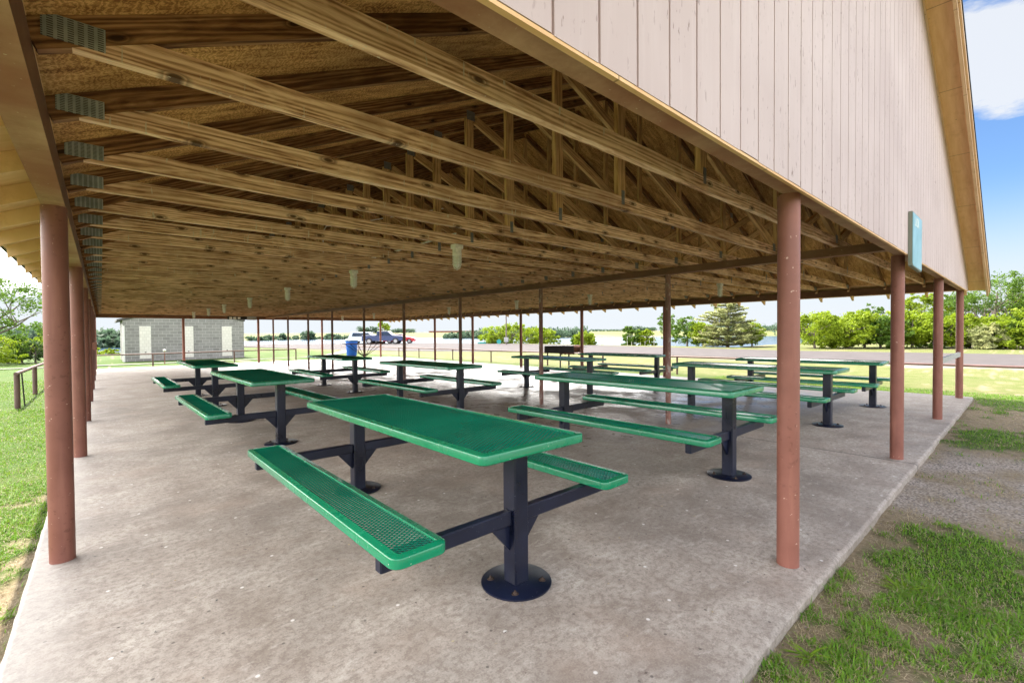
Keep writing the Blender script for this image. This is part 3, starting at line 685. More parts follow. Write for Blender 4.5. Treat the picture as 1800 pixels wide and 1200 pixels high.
def make_table():
    r = empty('picnic_table', label='x', cat='picnic table')
    panel(-TW/2, TW/2, TL, ZT, .042, 'tabletop', r, .0245)
    panel(-BO, -BI, TL, ZB, .038, 'bench', r, .0215); panel(BI, BO, TL, ZB, .038, 'bench', r, .0215)
    for y in (.175+.0, TL-.175):
        lg = MB(); lg.bbox(-.047, y-.047, .008, .047, y+.047, ZT-.05, .007); lg = lg.build('leg', M['navy'], r)
        d = MB(); d.lathe([(.178, 0), (.180, .003), (.180, .009), (.176, .012)], (0, y, 0), 40); d.build('base_plate', M['navy'], lg, True)
        for a in (45, 135, 225, 315):
            n_ = MB(); cx, cy = .132*math.cos(R(a)), y+.132*math.sin(R(a)); n_.lathe([(.018, .0122), (.018, .015), (.010, .0152), (.010, .021), (.004, .0212), (.004, .030)], (cx, cy, 0), 8); n_.build('anchor_nut', M['rust'], lg)
        a = MB(); a.bbox(-BO+.02, y-.025, ZB-.048-.072, -.0475, y+.025, ZB-.048, .005); a.bbox(.0475, y-.025, ZB-.048-.072, BO-.02, y+.025, ZB-.048, .005); a.build('seat_arm', M['navy'], r)
        for s_ in (1, -1):
            g = MB()
            pts = [(s_*.0478, ZB-.1205), (s_*.0478, ZB-.255), (s_*.165, ZB-.1205)]; pts = pts if s_ > 0 else pts[::-1]; g.prism(pts, y-.006, y+.006)
            g.build('gusset', M['navy'], r)
        c = MB(); c.box(-.30, y-.02, ZT-.047, -.048, y+.02, ZT-.020); c.box(.048, y-.02, ZT-.047, .30, y+.02, ZT-.020); c.build('top_brace', M['navy'], r)
    return r
TB = [(1.562, 1.564, .004, -.012, 'nearest green picnic table, its whole length and one round floor plate in front'),
      (4.118, 1.585, .009, .030, 'green picnic table behind the thin post, right of the nearest table'),
      (1.547, 5.691, .018, 0, 'green picnic table directly beyond the nearest one in the left row'),
      (1.525, 9.638, .004, -.006, 'farthest green picnic table of the left row, before the block building'),
      (4.297, 5.941, .024, .004, 'green picnic table in the middle of the floor, beyond the nearest table'),
      (4.171, 9.717, -.003, .005, 'farthest green picnic table, nearest to the blue bin'),
      (7.289, 1.627, -.009, .012, 'green picnic table seen through the big right hand column'),
      (9.603, 1.566, .026, 0, 'rightmost green picnic table, beside the right eave'),
      (7.50, 5.83, -.02, -.012, 'green picnic table on the wet floor in front of the black smoker'),
      (9.800, 5.705, .036, -.02, 'green picnic table farthest right of the smoker, in front of the lawn')]
t0 = make_table()
for i, (x, y, a, dz, lb) in enumerate(TB):
    o = t0 if i == 0 else copy_tree(t0)
    # rotation was fitted about the table centre
    v = Vector((0, -TL/2, 0)); v.rotate(Matrix.Rotation(a, 3, 'Z')); o.location = Vector((x, y+TL/2, 0))+v; o.rotation_euler = (0, 0, a); o.scale = (1, 1, 1+dz/.75)
    o['label'] = lb; o['group'] = 'green picnic tables under the roof'

# ------------------------------------------------------------------ railings
def railing(name, pts, zr, posts, label, r=.028, pr=.03):
    t = empty(name, (pts[0][0], pts[0][1], 0), label=label, cat='railing', group='low pipe railings round the pavilion'); O = Vector(t.location)
    b = MB(); b.path([Vector((x, y, z))-O for x, y, z in [(p[0], p[1], zr if len(p) < 3 else p[2]) for p in pts]], r, 10); b.build('rail', M['rail'], t, True)
    for x, y, z in posts: b = MB(); b.tube((x-O.x, y-O.y, -.15), (x-O.x, y-O.y, z), pr, n=12); b.build('rail_post', M['rail'], t, True)
railing('pipe_railing', [(-1.17, 12.3, .60), (-1.16, 15.3, .58), (-1.15, 18, .56), (-1.15, 21, .56), (-1.15, 25.8, .54)], .58, [(-1.17, 12.42, .60), (-1.16, 15.33, .57), (-1.15, 18.1, .55), (-1.15, 21.5, .55)], 'low brown pipe railing on the lawn left of the columns', .032, .042)
railing('pipe_railing', [(-1.0, 25.8, .49), (1.7, 25.8, .48), (4.8, 25.8, .51), (7.26, 25.8, .515), (7.7, 25.8, .53)], .5, [(1.7, 25.8, .47), (4.84, 25.8, .50), (7.68, 25.8, .52)], 'low brown pipe railing in front of the grey block building')
railing('pipe_railing', [(13.3, 34, .40), (13.4, 27.6, .455), (13.4, 16.5, .48), (13.4, 7.3, .50), (13.4, 0, .53), (13.4, -6, .53)], .5, [(13.36, 31.0, .42), (13.4, 27.66, .44), (13.4, 25.3, .45), (13.4, 22.95, .46), (13.4, 19.6, .47), (13.4, 16.5, .47), (13.4, 12.9, .48), (13.4, 10.16, .49), (13.4, 7.31, .49), (13.4, 4.4, .5), (13.4, -3, .5)], 'long low pipe railing between the right eave and the road')
t = empty('metal_stake', (-1.12, 12.9, -.06), label='thin dark green metal stake leaning on the left railing post', cat='stake')
b = MB(); b.path([(0, 0, 0), (-.03, -.02, .68)], .012, 6); b.build('stake', M['black'], t)
t = empty('standpipe', (2.25, 27.4, -.10), label='thin brown standpipe with a white ball top before the block wall', cat='water pipe')
b = MB(); b.tube((0, 0, 0), (0, 0, .62), .02, n=8); b.build('pipe', M['pipe'], t); b = MB(); b.lathe([(.01, 0), (.05, .02), (.065, .06), (.05, .1), (.01, .12)], (0, 0, .62), 12); b.build('ball_cap', M['white'], t, True)

# ------------------------------------------------------------------ smoker
sx, sy = at(993, 16.65); t = empty('barrel_smoker', (sx, sy, -.05), R(-41.7), label='long black rusty steel smoker grill on thin legs beyond the right eave', cat='smoker')
b = MB(); b.bbox(-.74, -.22, .60, .30, .2, .86, .012); b.build('firebox', M['black'], t)
b = MB(); vs = [(.05+.35*math.sin(i*.9)-.15, -.223, .63-.0*i) for i in range(3)]
for i in range(9): x = -.22+.06*i; b.box(x, -.223, .60-.03-.035*abs(math.sin(i*1.7)), x+.05, -.18, .612)
b.build('rust_flakes', M['rustblack'], t)
b = MB(); b.tube((.3, 0, .74), (.62, 0, .74), .13, n=20); b.build('barrel', M['rustblack'], t, True)
b = MB(); b.tube((.62, 0, .80), (.82, 0, .83), .012, n=8); b.build('handle', M['grey'], t)
for x in (-.17, .14):
    for y in (-.1, .1): b = MB(); b.tube((x, y, -.02), (x, y, .60), .016, n=8); b.build('leg', M['black'], t)
# ------------------------------------------------------------------ blue wheeled bin
bx, by = at(618, 27.7); t = empty('wheeled_bin', (bx, by, -.06), R(-30), label='blue wheeled rubbish bin with a pale lid by the far railing', cat='bin')
b = MB(); b.lathe([(.27, .06), (.29, .10), (.345, .92), (.37, .94), (.37, .98)], n=28); b.build('tub', M['blue'], t, True)
b = MB(); b.lathe([(.385, .975), (.38, 1.0), (.30, 1.06), (.12, 1.09), (.01, 1.1)], n=28); b.build('lid', M['liner'], t, True)
for x in (-.2, .2): b = MB(); b.tube((x-.03, .2, .09), (x+.03, .2, .09), .09, n=16); b.build('wheel', M['tyre'], t, True)
b = MB(); b.box(-.24, -.28, 0, .24, -.1, .07); b.build('foot', M['tyre'], t)

# ------------------------------------------------------------------ restroom building
BX0, BX1, BY, BZ = 1.05, 7.95, 38.9, -.45
t = empty('block_building', (BX0, BY, BZ), label='low grey concrete block building with three white blocked up doorways', cat='building')
W_, D_, H_ = BX1-BX0, 5.2, 2.75
b = MB(); b.prism([(0, 0), (W_, 0), (W_, H_), (W_/2, H_+1.0), (0, H_)], 0, D_); b.build('wall', M['block'], t)
b = MB(); b.box(-.012, -.006, 0, .10, -.001, 2.4); b.box(-.012, -.006, 0, -.002, .5, 2.5); b.build('corner_paint', M['white'], t)
for x0, x1 in ((1.89, 2.49), (4.25, 4.83), (6.54, 7.16)):
    b = MB(); b.box(x0-BX0, -.02, .24, x1-BX0, -.002, 2.38); k = b.build('blocked_doorway', M['wblock'], t)
    v = MB(); v.box((x0+x1)/2-BX0-.04, -.028, .62, (x0+x1)/2-BX0+.04, -.0205, .68); v.build('vent_hole', M['black'], k)
b = MB()
for s_ in (-1, 1):
    x0, x1 = (W_/2, -.28) if s_ < 0 else (W_/2, W_+.06); z0, z1 = H_+1.02, H_+1.02-abs(x1-x0)*1.0/(W_/2)
    b.add([(x0, -.1, z0), (x1, -.1, z1), (x1, D_+.4, z1), (x0, D_+.4, z0), (x0, -.1, z0+.12), (x1, -.1, z1+.12), (x1, D_+.4, z1+.12), (x0, D_+.4, z0+.12)], [(0, 1, 2, 3), (7, 6, 5, 4), (0, 4, 5, 1), (1, 5, 6, 2), (2, 6, 7, 3), (3, 7, 4, 0)])
b.build('roof', M['shingle'], t)

# ------------------------------------------------------------------ vehicles
def vehicle(name, x, y, rz, prof, glass, w, paint, label, cat, wheels, wr=.34):
    t = empty(name, (x, y, terrain(x, y)+.02), rz, label=label, cat=cat, group='vehicles parked on the lot beside the lake')
    b = MB(); n = len(prof); vs = []
    for yy, ins in ((-w/2, .0), (-w/2+.12, 0), (w/2-.12, 0), (w/2, .0)):
        side = abs(yy) > w/2-.01
        for px_, pz_ in prof: vs.append((px_*(.985 if side else 1), yy*(1 if pz_ < .98 else .86), pz_*(.985 if side else 1)))
    fs = [tuple(range(n)), tuple(reversed(range(3*n, 4*n)))]+[(k*n+(i+1) % n, k*n+i, (k+1)*n+i, (k+1)*n+(i+1) % n) for k in range(3) for i in range(n)]
    b.add(vs, fs); b.build('body', paint, t, True)
    for g in glass:
        for s_ in (-1, 1): 
            b = MB(); ys = (-w/2*.955-.02, -w/2*.84) if s_ < 0 else (w/2*.84, w/2*.955+.02); vs2 = [(a_, ys[0], c_) for a_, c_ in g]+[(a_, ys[1], c_) for a_, c_ in g]; m_ = len(g)
            b.add(vs2, [tuple(range(m_)), tuple(reversed(range(m_, 2*m_)))]+[((i+1) % m_, i, m_+i, m_+(i+1) % m_) for i in range(m_)]); b.build('side_window', M['glassdark'], t)
    for wx in wheels:
        for s_ in (-1, 1):
            b = MB(); b.tube((wx, s_*w/2-s_*.16, wr), (wx, s_*(w/2+.03), wr), wr, n=20); k = b.build('wheel', M['tyre'], t, True)
            b = MB(); b.tube((wx, s_*(w/2+.031), wr), (wx, s_*(w/2+.045), wr), wr*.6, n=14); b.build('rim', M['chrome'], k, True)
suv = [(-2.3, .35), (2.3, .35), (2.35, .8), (2.2, 1.0), (1.2, 1.1), (.5, 1.62), (-1.9, 1.68), (-2.25, 1.1), (-2.35, .8)]
pick = [(-2.75, .45), (2.7, .45), (2.75, .95), (2.6, 1.1), (1.35, 1.18), (.7, 1.72), (-.7, 1.75), (-.85, 1.2), (-2.75, 1.18)]
sedan = [(-2.25, .3), (2.2, .3), (2.25, .6), (2.1, .78), (1.0, .95), (.35, 1.35), (-.9, 1.38), (-1.6, 1.0), (-2.2, .92)]
x, y = at(644, 66.5); vehicle('parked_suv', x, y, R(-38), suv, [[(-1.8, 1.05), (-.2, 1.05), (-.2, 1.52), (-1.65, 1.55)], [(-.1, 1.05), (1.0, 1.08), (.42, 1.52), (-.1, 1.52)]], 1.85, M['carwhite'], 'pale silver sport utility vehicle behind the dark pickup', 'car', (-1.4, 1.45))
x, y = at(675, 62.5); vehicle('parked_pickup', x, y, R(-40), pick, [[(-.62, 1.18), (.1, 1.18), (.1, 1.62), (-.6, 1.64)], [(.18, 1.18), (1.15, 1.2), (.62, 1.6), (.18, 1.62)]], 1.95, M['carblue'], 'dark blue pickup truck parked on the lot beyond the railing', 'truck', (-1.75, 1.75), .40)
x, y = at(703, 66); vehicle('parked_sedan', x, y, R(-36), sedan, [[(-1.3, .95), (-.15, .95), (-.15, 1.28), (-.85, 1.28)], [(-.08, .95), (.9, .95), (.33, 1.26), (-.08, 1.28)]], 1.78, M['carred'], 'low red sedan parked in front of the dark pickup', 'car', (-1.35, 1.4), .32)

# ------------------------------------------------------------------ small things by the lake
def thing_at(px, D, name, label, cat, group=None, dz=0):
    x, y = at(px, D); return empty(name, (x, y, terrain(x, y)+dz), R(-41.7)+math.atan((900-px)/FPX), label=label, cat=cat, group=group)
t = thing_at(890, 54, 'utility_pole', 'slim wooden utility pole standing in front of the yellow green bushes', 'utility pole')
b = MB(); b.tube((0, 0, -.2), (0, 0, 5.6), .09, .06, 10); b.build('pole', M['bark'], t, True)
b = MB(); b.tube((-.7, 0, 3.5), (.5, 0, 3.6), .03, n=8); b.bbox(.4, -.1, 3.5, .7, .1, 3.62, .02); b.build('lamp_arm', M['grey'], t)
b = MB(); b.bbox(-.25, -.2, .3, .25, -.07, .85, .02); b.build('meter_box', M['grey'], t)
t = thing_at(877, 53, 'teal_board', 'small round teal board on a post left of the utility pole', 'sign')
b = MB(); b.tube((0, .03, -.1), (0, .03, .5), .03, n=8); b.build('post', M['grey'], t); b = MB(); b.tube((0, -.02, .38), (0, .02, .38), .26, n=24); b.build('disc', M['teal'], t, True)
t = thing_at(847, 60, 'teal_boat_cover', 'low flat teal cover at the edge of the lake lot', 'cover')
b = MB(); b.prism([(-.6, -.05), (.6, -.05), (.5, .2), (-.45, .2)], -.4, .4); b.build('cover_sheet', M['teal'], t)
t = thing_at(1128, 49.5, 'dock_frame', 'pale pipe dock frame standing behind the loose waterside bush', 'dock')
b = MB(); b.box(-1.5, -.04, 1.15, 1.3, .04, 1.2); b.build('top_rail', M['grey'], t)
for i in range(7): b = MB(); b.tube((-1.5+.46*i, 0, -1.2), (-1.5+.46*i, 0, 1.15), .022, n=6); b.build('dock_post', M['white'], t)
for px_, hgt, lb in ((1188, 2.6, 'tall thin grey pole right of the dock frame'), (1140, 2.2, 'short thin grey pole rising behind the dock frame')):
    t = thing_at(px_, 52, 'thin_pole', lb, 'pole', dz=0); b = MB(); b.tube((0, 0, -.5), (0, 0, hgt), .03, n=6); b.build('pole', M['grey'], t); b = MB(); b.box(-.12, -.02, hgt-.06, .12, .02, hgt); b.build('cap', M['grey'], t)
for i, (px_, D, w, lb) in enumerate(((176, 45.5, .7, 'long flat grey rock at the foot of the bush left of the building'), (187, 44.5, .5, 'grey rock in the middle of the three by the left bush'), (199, 45, .6, 'grey rock nearest the block building'))):
    x, y = at(px_, D); t = MB(); vs = []
    t.lathe([(.05*w, .30*w), (.3*w, .28*w), (.5*w, .16*w), (.55*w, 0), (.5*w, -.1)][::-1], n=10); t.v = [(a*(1+.25*noise.noise(Vector((a*3+i, c*3, d)))), c*.6, d*(1+.4*noise.noise(Vector((a*4, c*4+i, 1))))) for a, c, d in t.v]
    o = t.build('rock', M['path'], None, False, (x, y, terrain(x, y))); tag(o, lb, 'rock', 'rocks on the far lawn')

# ------------------------------------------------------------------ trees and bushes
def cards(pts, size, flat=0.0, droop=0):
    """one quad per point; returns (n*4,3)"""
    n = len(pts); P = np.asarray(pts, float)
    nr = rng.normal(size=(n, 3)); nr[:, 2] = np.abs(nr[:, 2])*(1+4*flat); nr /= np.linalg.norm(nr, axis=1)[:, None]
    h = rng.normal(size=(n, 3)); u = np.cross(nr, h); u /= np.linalg.norm(u, axis=1)[:, None]; v = np.cross(nr, u)
    s = size*(.55+.9*rng.random(n))[:, None]; u = u*s; v = v*s*.55
    q = np.stack([P-u, P-v*.9+u*.05, P+u, P+v], 1); return q.reshape(-1, 3)
def blob_points(blobs, n):
    """points in a lumpy crown: sub clumps hung on the blob surfaces, gaps between"""
    out = []; vol = np.array([b_[3]*b_[4]*b_[5] for b_ in blobs])**.7; vol /= vol.sum()
    ncl = max(30, n//42)
    ids = rng.choice(len(blobs), ncl, p=vol)
    for i in ids:
        x, y, z, a, b_, c = blobs[i]; d = rng.normal(size=3); d /= np.linalg.norm(d); rr_ = .55+.5*rng.random()**.6
        ctr = np.array([x+d[0]*a*rr_, y+d[1]*b_*rr_, z+d[2]*c*rr_]); cs = (a+b_+c)/3*(.16+.2*rng.random()); m_ = n//ncl
        g = rng.normal(size=(m_, 3)); g /= np.linalg.norm(g, axis=1)[:, None]; g *= (rng.random(m_)**.45)[:, None]
        out.append(ctr+g*np.array([cs*1.15, cs*1.15, cs*.75]))
    return np.concatenate(out)
def tree(name, px, D, W, H, mat, label, group='trees and bushes round the lawn', n=5200, trunk=.5, base=None, size=.075, cat='tree', leafy=1.0, seed=0, lean=0, limbs=6, trunk_r=None):
    x, y = at(px, D); z0 = terrain(x, y) if base is None else base
    t = empty(name, (x, y, z0), 0, label=label, cat=cat, group=group); rd = random.Random(seed+int(px)+17)
    tr = trunk_r or (.03+.022*H); hb = H*trunk*.5; tips = []; b = MB()
    top = Vector((lean, lean*.3, H*.72)); b.path([(0, 0, -.2), (lean*.2+rd.uniform(-.05, .05)*H*.3, 0, H*.25), (lean*.6, lean*.1, H*.5), top], [tr, tr*.8, tr*.55, tr*.25], 8)
    for i in range(limbs):
        a = 2*math.pi*i/limbs+rd.uniform(-.4, .4); s_ = rd.uniform(.22, .55); p0 = Vector((lean*s_, 0, H*s_)); L_ = W*.5*rd.uniform(.55, .85)
        p1 = p0+Vector((math.cos(a)*L_*.5, math.sin(a)*L_*.5, H*.10)); p2 = p0+Vector((math.cos(a)*L_, math.sin(a)*L_, H*rd.uniform(.16, .34))); b.path([p0, p1, p2], [tr*.42, tr*.28, tr*.08], 6); tips.append(p2)
        for q in range(2):
            e = p1+Vector((rd.uniform(-.3, .3)*W*.5, rd.uniform(-.3, .3)*W*.5, H*rd.uniform(.1, .28))); b.path([p1, e], [tr*.2, tr*.05], 5); tips.append(e)
    b.build('trunk', M['bark'], t, True)
    zc = H*(trunk*.5+ (1-trunk*.5)*.5); hz = H*(1-trunk*.5)*.5
    blobs = [(lean*.6, 0, zc, W*.42, W*.42, hz*.80)]
    for i in range(13):
        a = rd.uniform(0, 6.28); zz = zc+rd.uniform(-.85, .8)*hz; k = (1-max(0, (zz-zc)/hz)*.55)*W*.38; s_ = rd.uniform(.55, 1.15); blobs.append((lean*.6+math.cos(a)*k, math.sin(a)*k, zz, W*.20*s_, W*.20*s_, hz*.30*s_))
    P = blob_points(blobs, n); P = P[P[:, 2] > .02]; q = cards(P, size); c = np_mesh('crown', q, len(P), 4, mat, parent=t); return t
def pine(px, D, W, H, label, mat, seed=1, n=21000):
    x, y = at(px, D); t = empty('pine_tree', (x, y, terrain(x, y)), 0, label=label, cat='pine tree', group='trees and bushes round the lawn'); rd = random.Random(seed); b = MB()
    b.path([(0, 0, -.3), (0.04, 0, H*.5), (0, 0, H)], [.16, .09, .015], 9); P = []
    nl = 17
    for i in range(nl):
        f = i/(nl-1); z = H*(.03+.95*f); rad = W*.5*(1-f)**.68*rd.uniform(.8, 1.1)+.12; nb = 8 if f < .8 else 5
        for k in range(nb):
            a = 2*math.pi*(k+rd.random()*.8)/nb; L_ = rad*rd.uniform(.65, 1.12); dz = L_*rd.uniform(-.02, .22); e = Vector((math.cos(a)*L_, math.sin(a)*L_, z+dz)); b.path([(0, 0, z), tuple(e*.5+Vector((0, 0, z*.5-.04))), tuple(e)], [.03*(1-f)+.012, .02*(1-f)+.008, .004], 5)
            m_ = int(n/(nl*nb)*(.35+1.3*(1-f))); s_ = rng.random(m_)**.6; w = (.10+.20*L_*.35)*(1.1-.5*s_)
            ang = a+rng.normal(size=m_)*w/np.maximum(.2, s_*L_)*.55; rr_ = s_*L_
            P.append(np.stack([np.cos(ang)*rr_, np.sin(ang)*rr_, z+dz*s_+rng.normal(size=m_)*.045+.04], 1))
    b.build('trunk', M['bark'], t, True); P = np.concatenate(P); q = cards(P, .10, flat=.8); np_mesh('crown', q, len(P), 4, mat, parent=t); return t
Y_, G_, D_m, P_ = M['leaf_y'], M['leaf_g'], M['leaf_d'], M['leaf_p']
# left side
tree('broadleaf_tree', -14, 22, 4.3, 4.6, G_, 'tall airy green tree at the left edge of the photo', n=7500, trunk=.75, size=.062, limbs=9)
tree('leafy_bush', -20, 26, 2.6, 2.0, Y_, 'yellow green bush under the tall left tree', n=4500, trunk=.1, cat='bush', size=.06)
tree('leafy_bush', 12, 28, 2.3, 1.75, G_, 'dark green bush at the left edge of the lawn', n=5200, trunk=.1, cat='bush', size=.06)
tree('leafy_bush', 38, 29.5, 2.0, 1.65, Y_, 'bright yellow bush between the two dark bushes at the left', n=4500, trunk=.1, cat='bush', size=.06)
tree('leafy_bush', 62, 29, 1.7, 1.45, D_m, 'dark open bush next to the first column', n=4200, trunk=.2, cat='bush', size=.06)
tree('leafy_bush', 84, 32, 1.9, 1.85, Y_, 'yellow bush partly hidden by the nearest left column', n=4200, trunk=.1, cat='bush', size=.065)
tree('leafy_bush', 183, 47, 2.5, 1.9, Y_, 'lime green bush left of the block building', n=4200, trunk=.1, cat='bush', size=.085)
# across the lot
tree('broadleaf_tree', 675, 78, 2.4, 4.4, Y_, 'upright yellow green tree right behind the pickup truck', n=3600, trunk=.3, size=.12, base=-.7)
for i, (px_, D, W, H, mt, lb) in enumerate([
    (866, 61, 2.7, 2.7, Y_, 'yellow bush left of the utility pole'), (900, 62, 3.0, 2.95, Y_, 'yellow bush directly behind the utility pole'),
    (934, 60, 2.6, 2.6, Y_, 'yellow green bush between the utility pole and the smoker'), (962, 58.5, 2.2, 2.3, Y_, 'small yellow bush just left of the smoker'),
    (1028, 50.5, 1.7, 1.9, Y_, 'loose pale bush behind the smoker barrel'), (1012, 52, .8, 1.5, G_, 'thin sapling left of the loose pale bush'),
    (1112, 50.5, 1.5, 2.2, G_, 'left bush behind the dock frame'), (1135, 50, 1.5, 1.9, Y_, 'right bush behind the dock frame'),
    (1208, 44, 2.2, 2.7, G_, 'leafy green bush left of the tall pine'), (1236, 42, 1.8, 2.1, Y_, 'yellow green bush at the foot of the tall pine'), (1322, 41, 1.8, 2.1, Y_, 'bright bush at the right foot of the tall pine')]):
    tree('leafy_bush', px_, D, W*1.45, H*1.1, mt, lb, n=5200, trunk=.06, cat='bush', size=.11 if D > 48 else .09, seed=i, base=-.55 if D > 48 else None)
tree('broadleaf_tree', 1172, 47.5, 2.1, 3.7, G_, 'thin spiky young tree beside the tall poles', n=2300, trunk=.35, size=.085, limbs=9)
pine(1279, 40, 6.3, 4.75, 'tall layered pine standing at the road edge', P_)
RB = [(1432, 35, 2.5, 2.75, Y_, 'first yellow bush right of the big front column'), (1462, 36, 2.4, 2.45, Y_, 'second yellow bush right of the big front column'), (1492, 34.5, 2.6, 2.45, Y_, 'third yellow bush right of the big front column'),
      (1520, 36, 2.4, 2.6, Y_, 'low lime bush below the lone treetop'), (1548, 34.5, 2.5, 2.5, G_, 'green bush just left of the second front column'), (1578, 36, 2.6, 2.6, Y_, 'lime bush hidden behind the second front column'),
      (1604, 34, 2.3, 2.7, Y_, 'lime bush right of the second front column'), (1640, 34.5, 2.4, 2.8, G_, 'green bush behind the third front column'), (1672, 33, 2.3, 2.3, Y_, 'bright bush left of the rightmost column'),
      (1705, 33, 2.2, 2.5, Y_, 'bright bush right of the rightmost column'), (1733, 31.5, 1.6, 1.7, P_, 'pale olive bush at the foot of the big right tree'), (1768, 32, 2.4, 2.2, G_, 'green bush below the big right tree'), (1800, 31, 2.6, 2.8, Y_, 'yellow green bush at the right edge of the photo'), (1850, 32, 3, 3.4, G_, 'large bush beyond the right edge')]
for i, (px_, D, W, H, mt, lb) in enumerate(RB): tree('leafy_bush', px_, D, W*1.5, H*1.06, mt, lb, n=9000, trunk=.04, cat='bush', size=.085, seed=i+30)
tree('broadleaf_tree', 1535, 58, 2.2, 5.0, G_, 'lone round treetop above the lime bushes', n=2600, trunk=.9, size=.10)
tree('broadleaf_tree', 1625, 37, 3.3, 4.3, Y_, 'yellow green tree behind the third front column', n=6800, trunk=.4, size=.075)
tree('broadleaf_tree', 1672, 39, 3.2, 4.4, G_, 'light green tree behind the rightmost column', n=5200, trunk=.5, size=.08, seed=4)
tree('broadleaf_tree', 1748, 34, 5.2, 5.6, G_, 'big feathery tree with forked grey limbs at the right', n=9000, trunk=.8, size=.075, limbs=11, seed=9, trunk_r=.15, lean=-.5)
tree('broadleaf_tree', 1830, 33, 4.2, 4.3, Y_, 'tree leaning in from the right edge', n=6500, trunk=.5, size=.075, seed=6)
# distant woods on the far shore, one mass
def far_woods():
    P = []; rd = random.Random(5)
    def clump(px_, dD, w, h, n):
        a = YAW-math.atan((px_-900)/FPX); e = interp(FAR, math.degrees(a)); r_ = e+dD; x, y = r_*math.cos(a), r_*math.sin(a); z = terrain(x, y)
        g = rng.normal(size=(n, 3)); g /= np.linalg.norm(g, axis=1)[:, None]; g *= (rng.random(n)**.4)[:, None]
        P.append(np.array([x, y, z+h*.45])+g*np.array([w*.5, w*.5, h*.55]))
    for px_ in range(440, 660, 5): clump(px_+rd.uniform(-3, 3), rd.uniform(2, 40), rd.uniform(2.5, 6), rd.uniform(1.2, 3.2), 60)
    for px_, w, h in ((497, 5, 4.5), (541, 9, 6.5), (548, 6, 5.5), (470, 5, 3.5), (580, 7, 4.5), (590, 8, 4)): clump(px_, 12, w, h, 200)
    for px_ in range(632, 665, 4): clump(px_, 300, 9, 8+rd.uniform(-2, 2), 120)
    for px_ in range(690, 726, 5): clump(px_, 330, 13, 8-rd.uniform(0, 3), 140)
    for px_ in range(785, 880, 4): clump(px_+rd.uniform(-2, 2), rd.uniform(2, 20), rd.uniform(5, 9), rd.uniform(3.5, 6), 140)
    for px_ in range(845, 1035, 5): clump(px_+rd.uniform(-2, 2), rd.uniform(10, 60), rd.uniform(7, 12), rd.uniform(5, 8.5), 150)
    for px_ in range(1105, 1150, 4): clump(px_, 260, 10, 6+rd.uniform(-2, 2), 90)
    for px_ in range(1040, 1110, 6): clump(px_, 320, 8, 3, 50)
    for px_ in range(1200, 1420, 6): clump(px_+rd.uniform(-3, 3), rd.uniform(180, 260), rd.uniform(9, 15), rd.uniform(5, 9), 110)
    for px_ in range(-30, 215, 4): clump(px_+rd.uniform(-2, 2), rd.uniform(2, 25), rd.uniform(5, 8), rd.uniform(4, 6.5), 160)
    for px_ in range(1380, 1900, 14): clump(px_, rd.uniform(20, 80), 16, 9, 90)
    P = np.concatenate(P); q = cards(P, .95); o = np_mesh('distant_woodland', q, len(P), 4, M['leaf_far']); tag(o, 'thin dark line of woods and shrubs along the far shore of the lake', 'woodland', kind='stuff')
far_woods()
x, y = at(800, 760); t = empty('distant_red_shed', (x, y, terrain(x, y)), R(-41), label='long low reddish shed roofs on the far hill', cat='shed')
b = MB(); b.box(-42, -6, -1, 40, 6, 2.4); b.build('wall', M['pipe'], t); b = MB(); b.prism([(-43, 2.4), (41, 2.4), (41, 2.8), (-43, 2.8)], -7, 7); b.build('roof', M['groove'], t)

# ------------------------------------------------------------------ near grass as blades
def grass():
    def sample(n, x0, x1, y0, y1, dens=1.0):
        pts = []
        X = rng.uniform(x0, x1, n); Y = rng.uniform(y0, y1, n)
        for x, y in zip(X, Y):
            g, d, v = cover(x, y)
            if rng.random() < g*.85+.22*(v < .5): pts.append((x, y, g, d, v))
        return pts
    A = []
    for x0, x1, y0, y1, n in ((1.3, 3.2, -.35, .69, 60000), (3.2, 6, -.45, .69, 30000), (6, 13.5, -.6, .69, 16000), (12.3, 13.6, .6, 6, 8000), (-1.6, -.32, 2.2, 6, 45000), (-2.6, -.32, 6, 12, 26000), (-4, -.32, 12, 20, 12000)):
        A += sample(n, x0, x1, y0, y1)
    A = np.array(A); n = len(A); x, y = A[:, 0], A[:, 1]; dist = np.hypot(x, y)
    z = np.full(n, -.062)+.012*A[:, 2]; hgt = (.009+.014*rng.random(n))*(1+.05*dist); hgt *= np.where(rng.random(n) < .05, 1.9, 1)
    dry = rng.random(n) < .30+.62*(1-A[:, 2]); lay = np.where(dry, 2.2, 1.3); hgt = np.where(dry, hgt*.9, hgt)
    a = rng.uniform(0, 6.283, n); w = .0014+.0008*rng.random(n)+.0006*dist*.35; w = np.where(dry, w*.55, w); dx, dy = np.cos(a), np.sin(a); tilt = lay*rng.random(n)
    px_, py_ = -dy*w, dx*w
    B = np.stack([x, y, z], 1); O = np.stack([px_, py_, 0*w], 1); mid = B+np.stack([dx*hgt*tilt*.4, dy*hgt*tilt*.4, hgt*.6], 1); tip = B+np.stack([dx*hgt*tilt*1.3, dy*hgt*tilt*1.3, hgt*np.where(dry, .55, 1.0)], 1)
    q = np.stack([B-O, B+O, mid+O*.8, mid-O*.8], 1).reshape(-1, 3); t_ = np.stack([mid-O*.8, mid+O*.8, tip+O*.1, tip-O*.1], 1).reshape(-1, 3)
    V = np.concatenate([q, t_]); lime = (rng.random(n) < np.where(x < 0, .45, .2)); mi = np.where(dry, 1, np.where(lime, 2, 0)); mi = np.concatenate([mi, mi])
    o = np_mesh('grass', V, 2*n, 4, [M['blade'], M['straw'], M['blade_y']], mi); tag(o, 'short patchy green grass and dry straw along the slab edges', 'grass', kind='stuff')
grass()
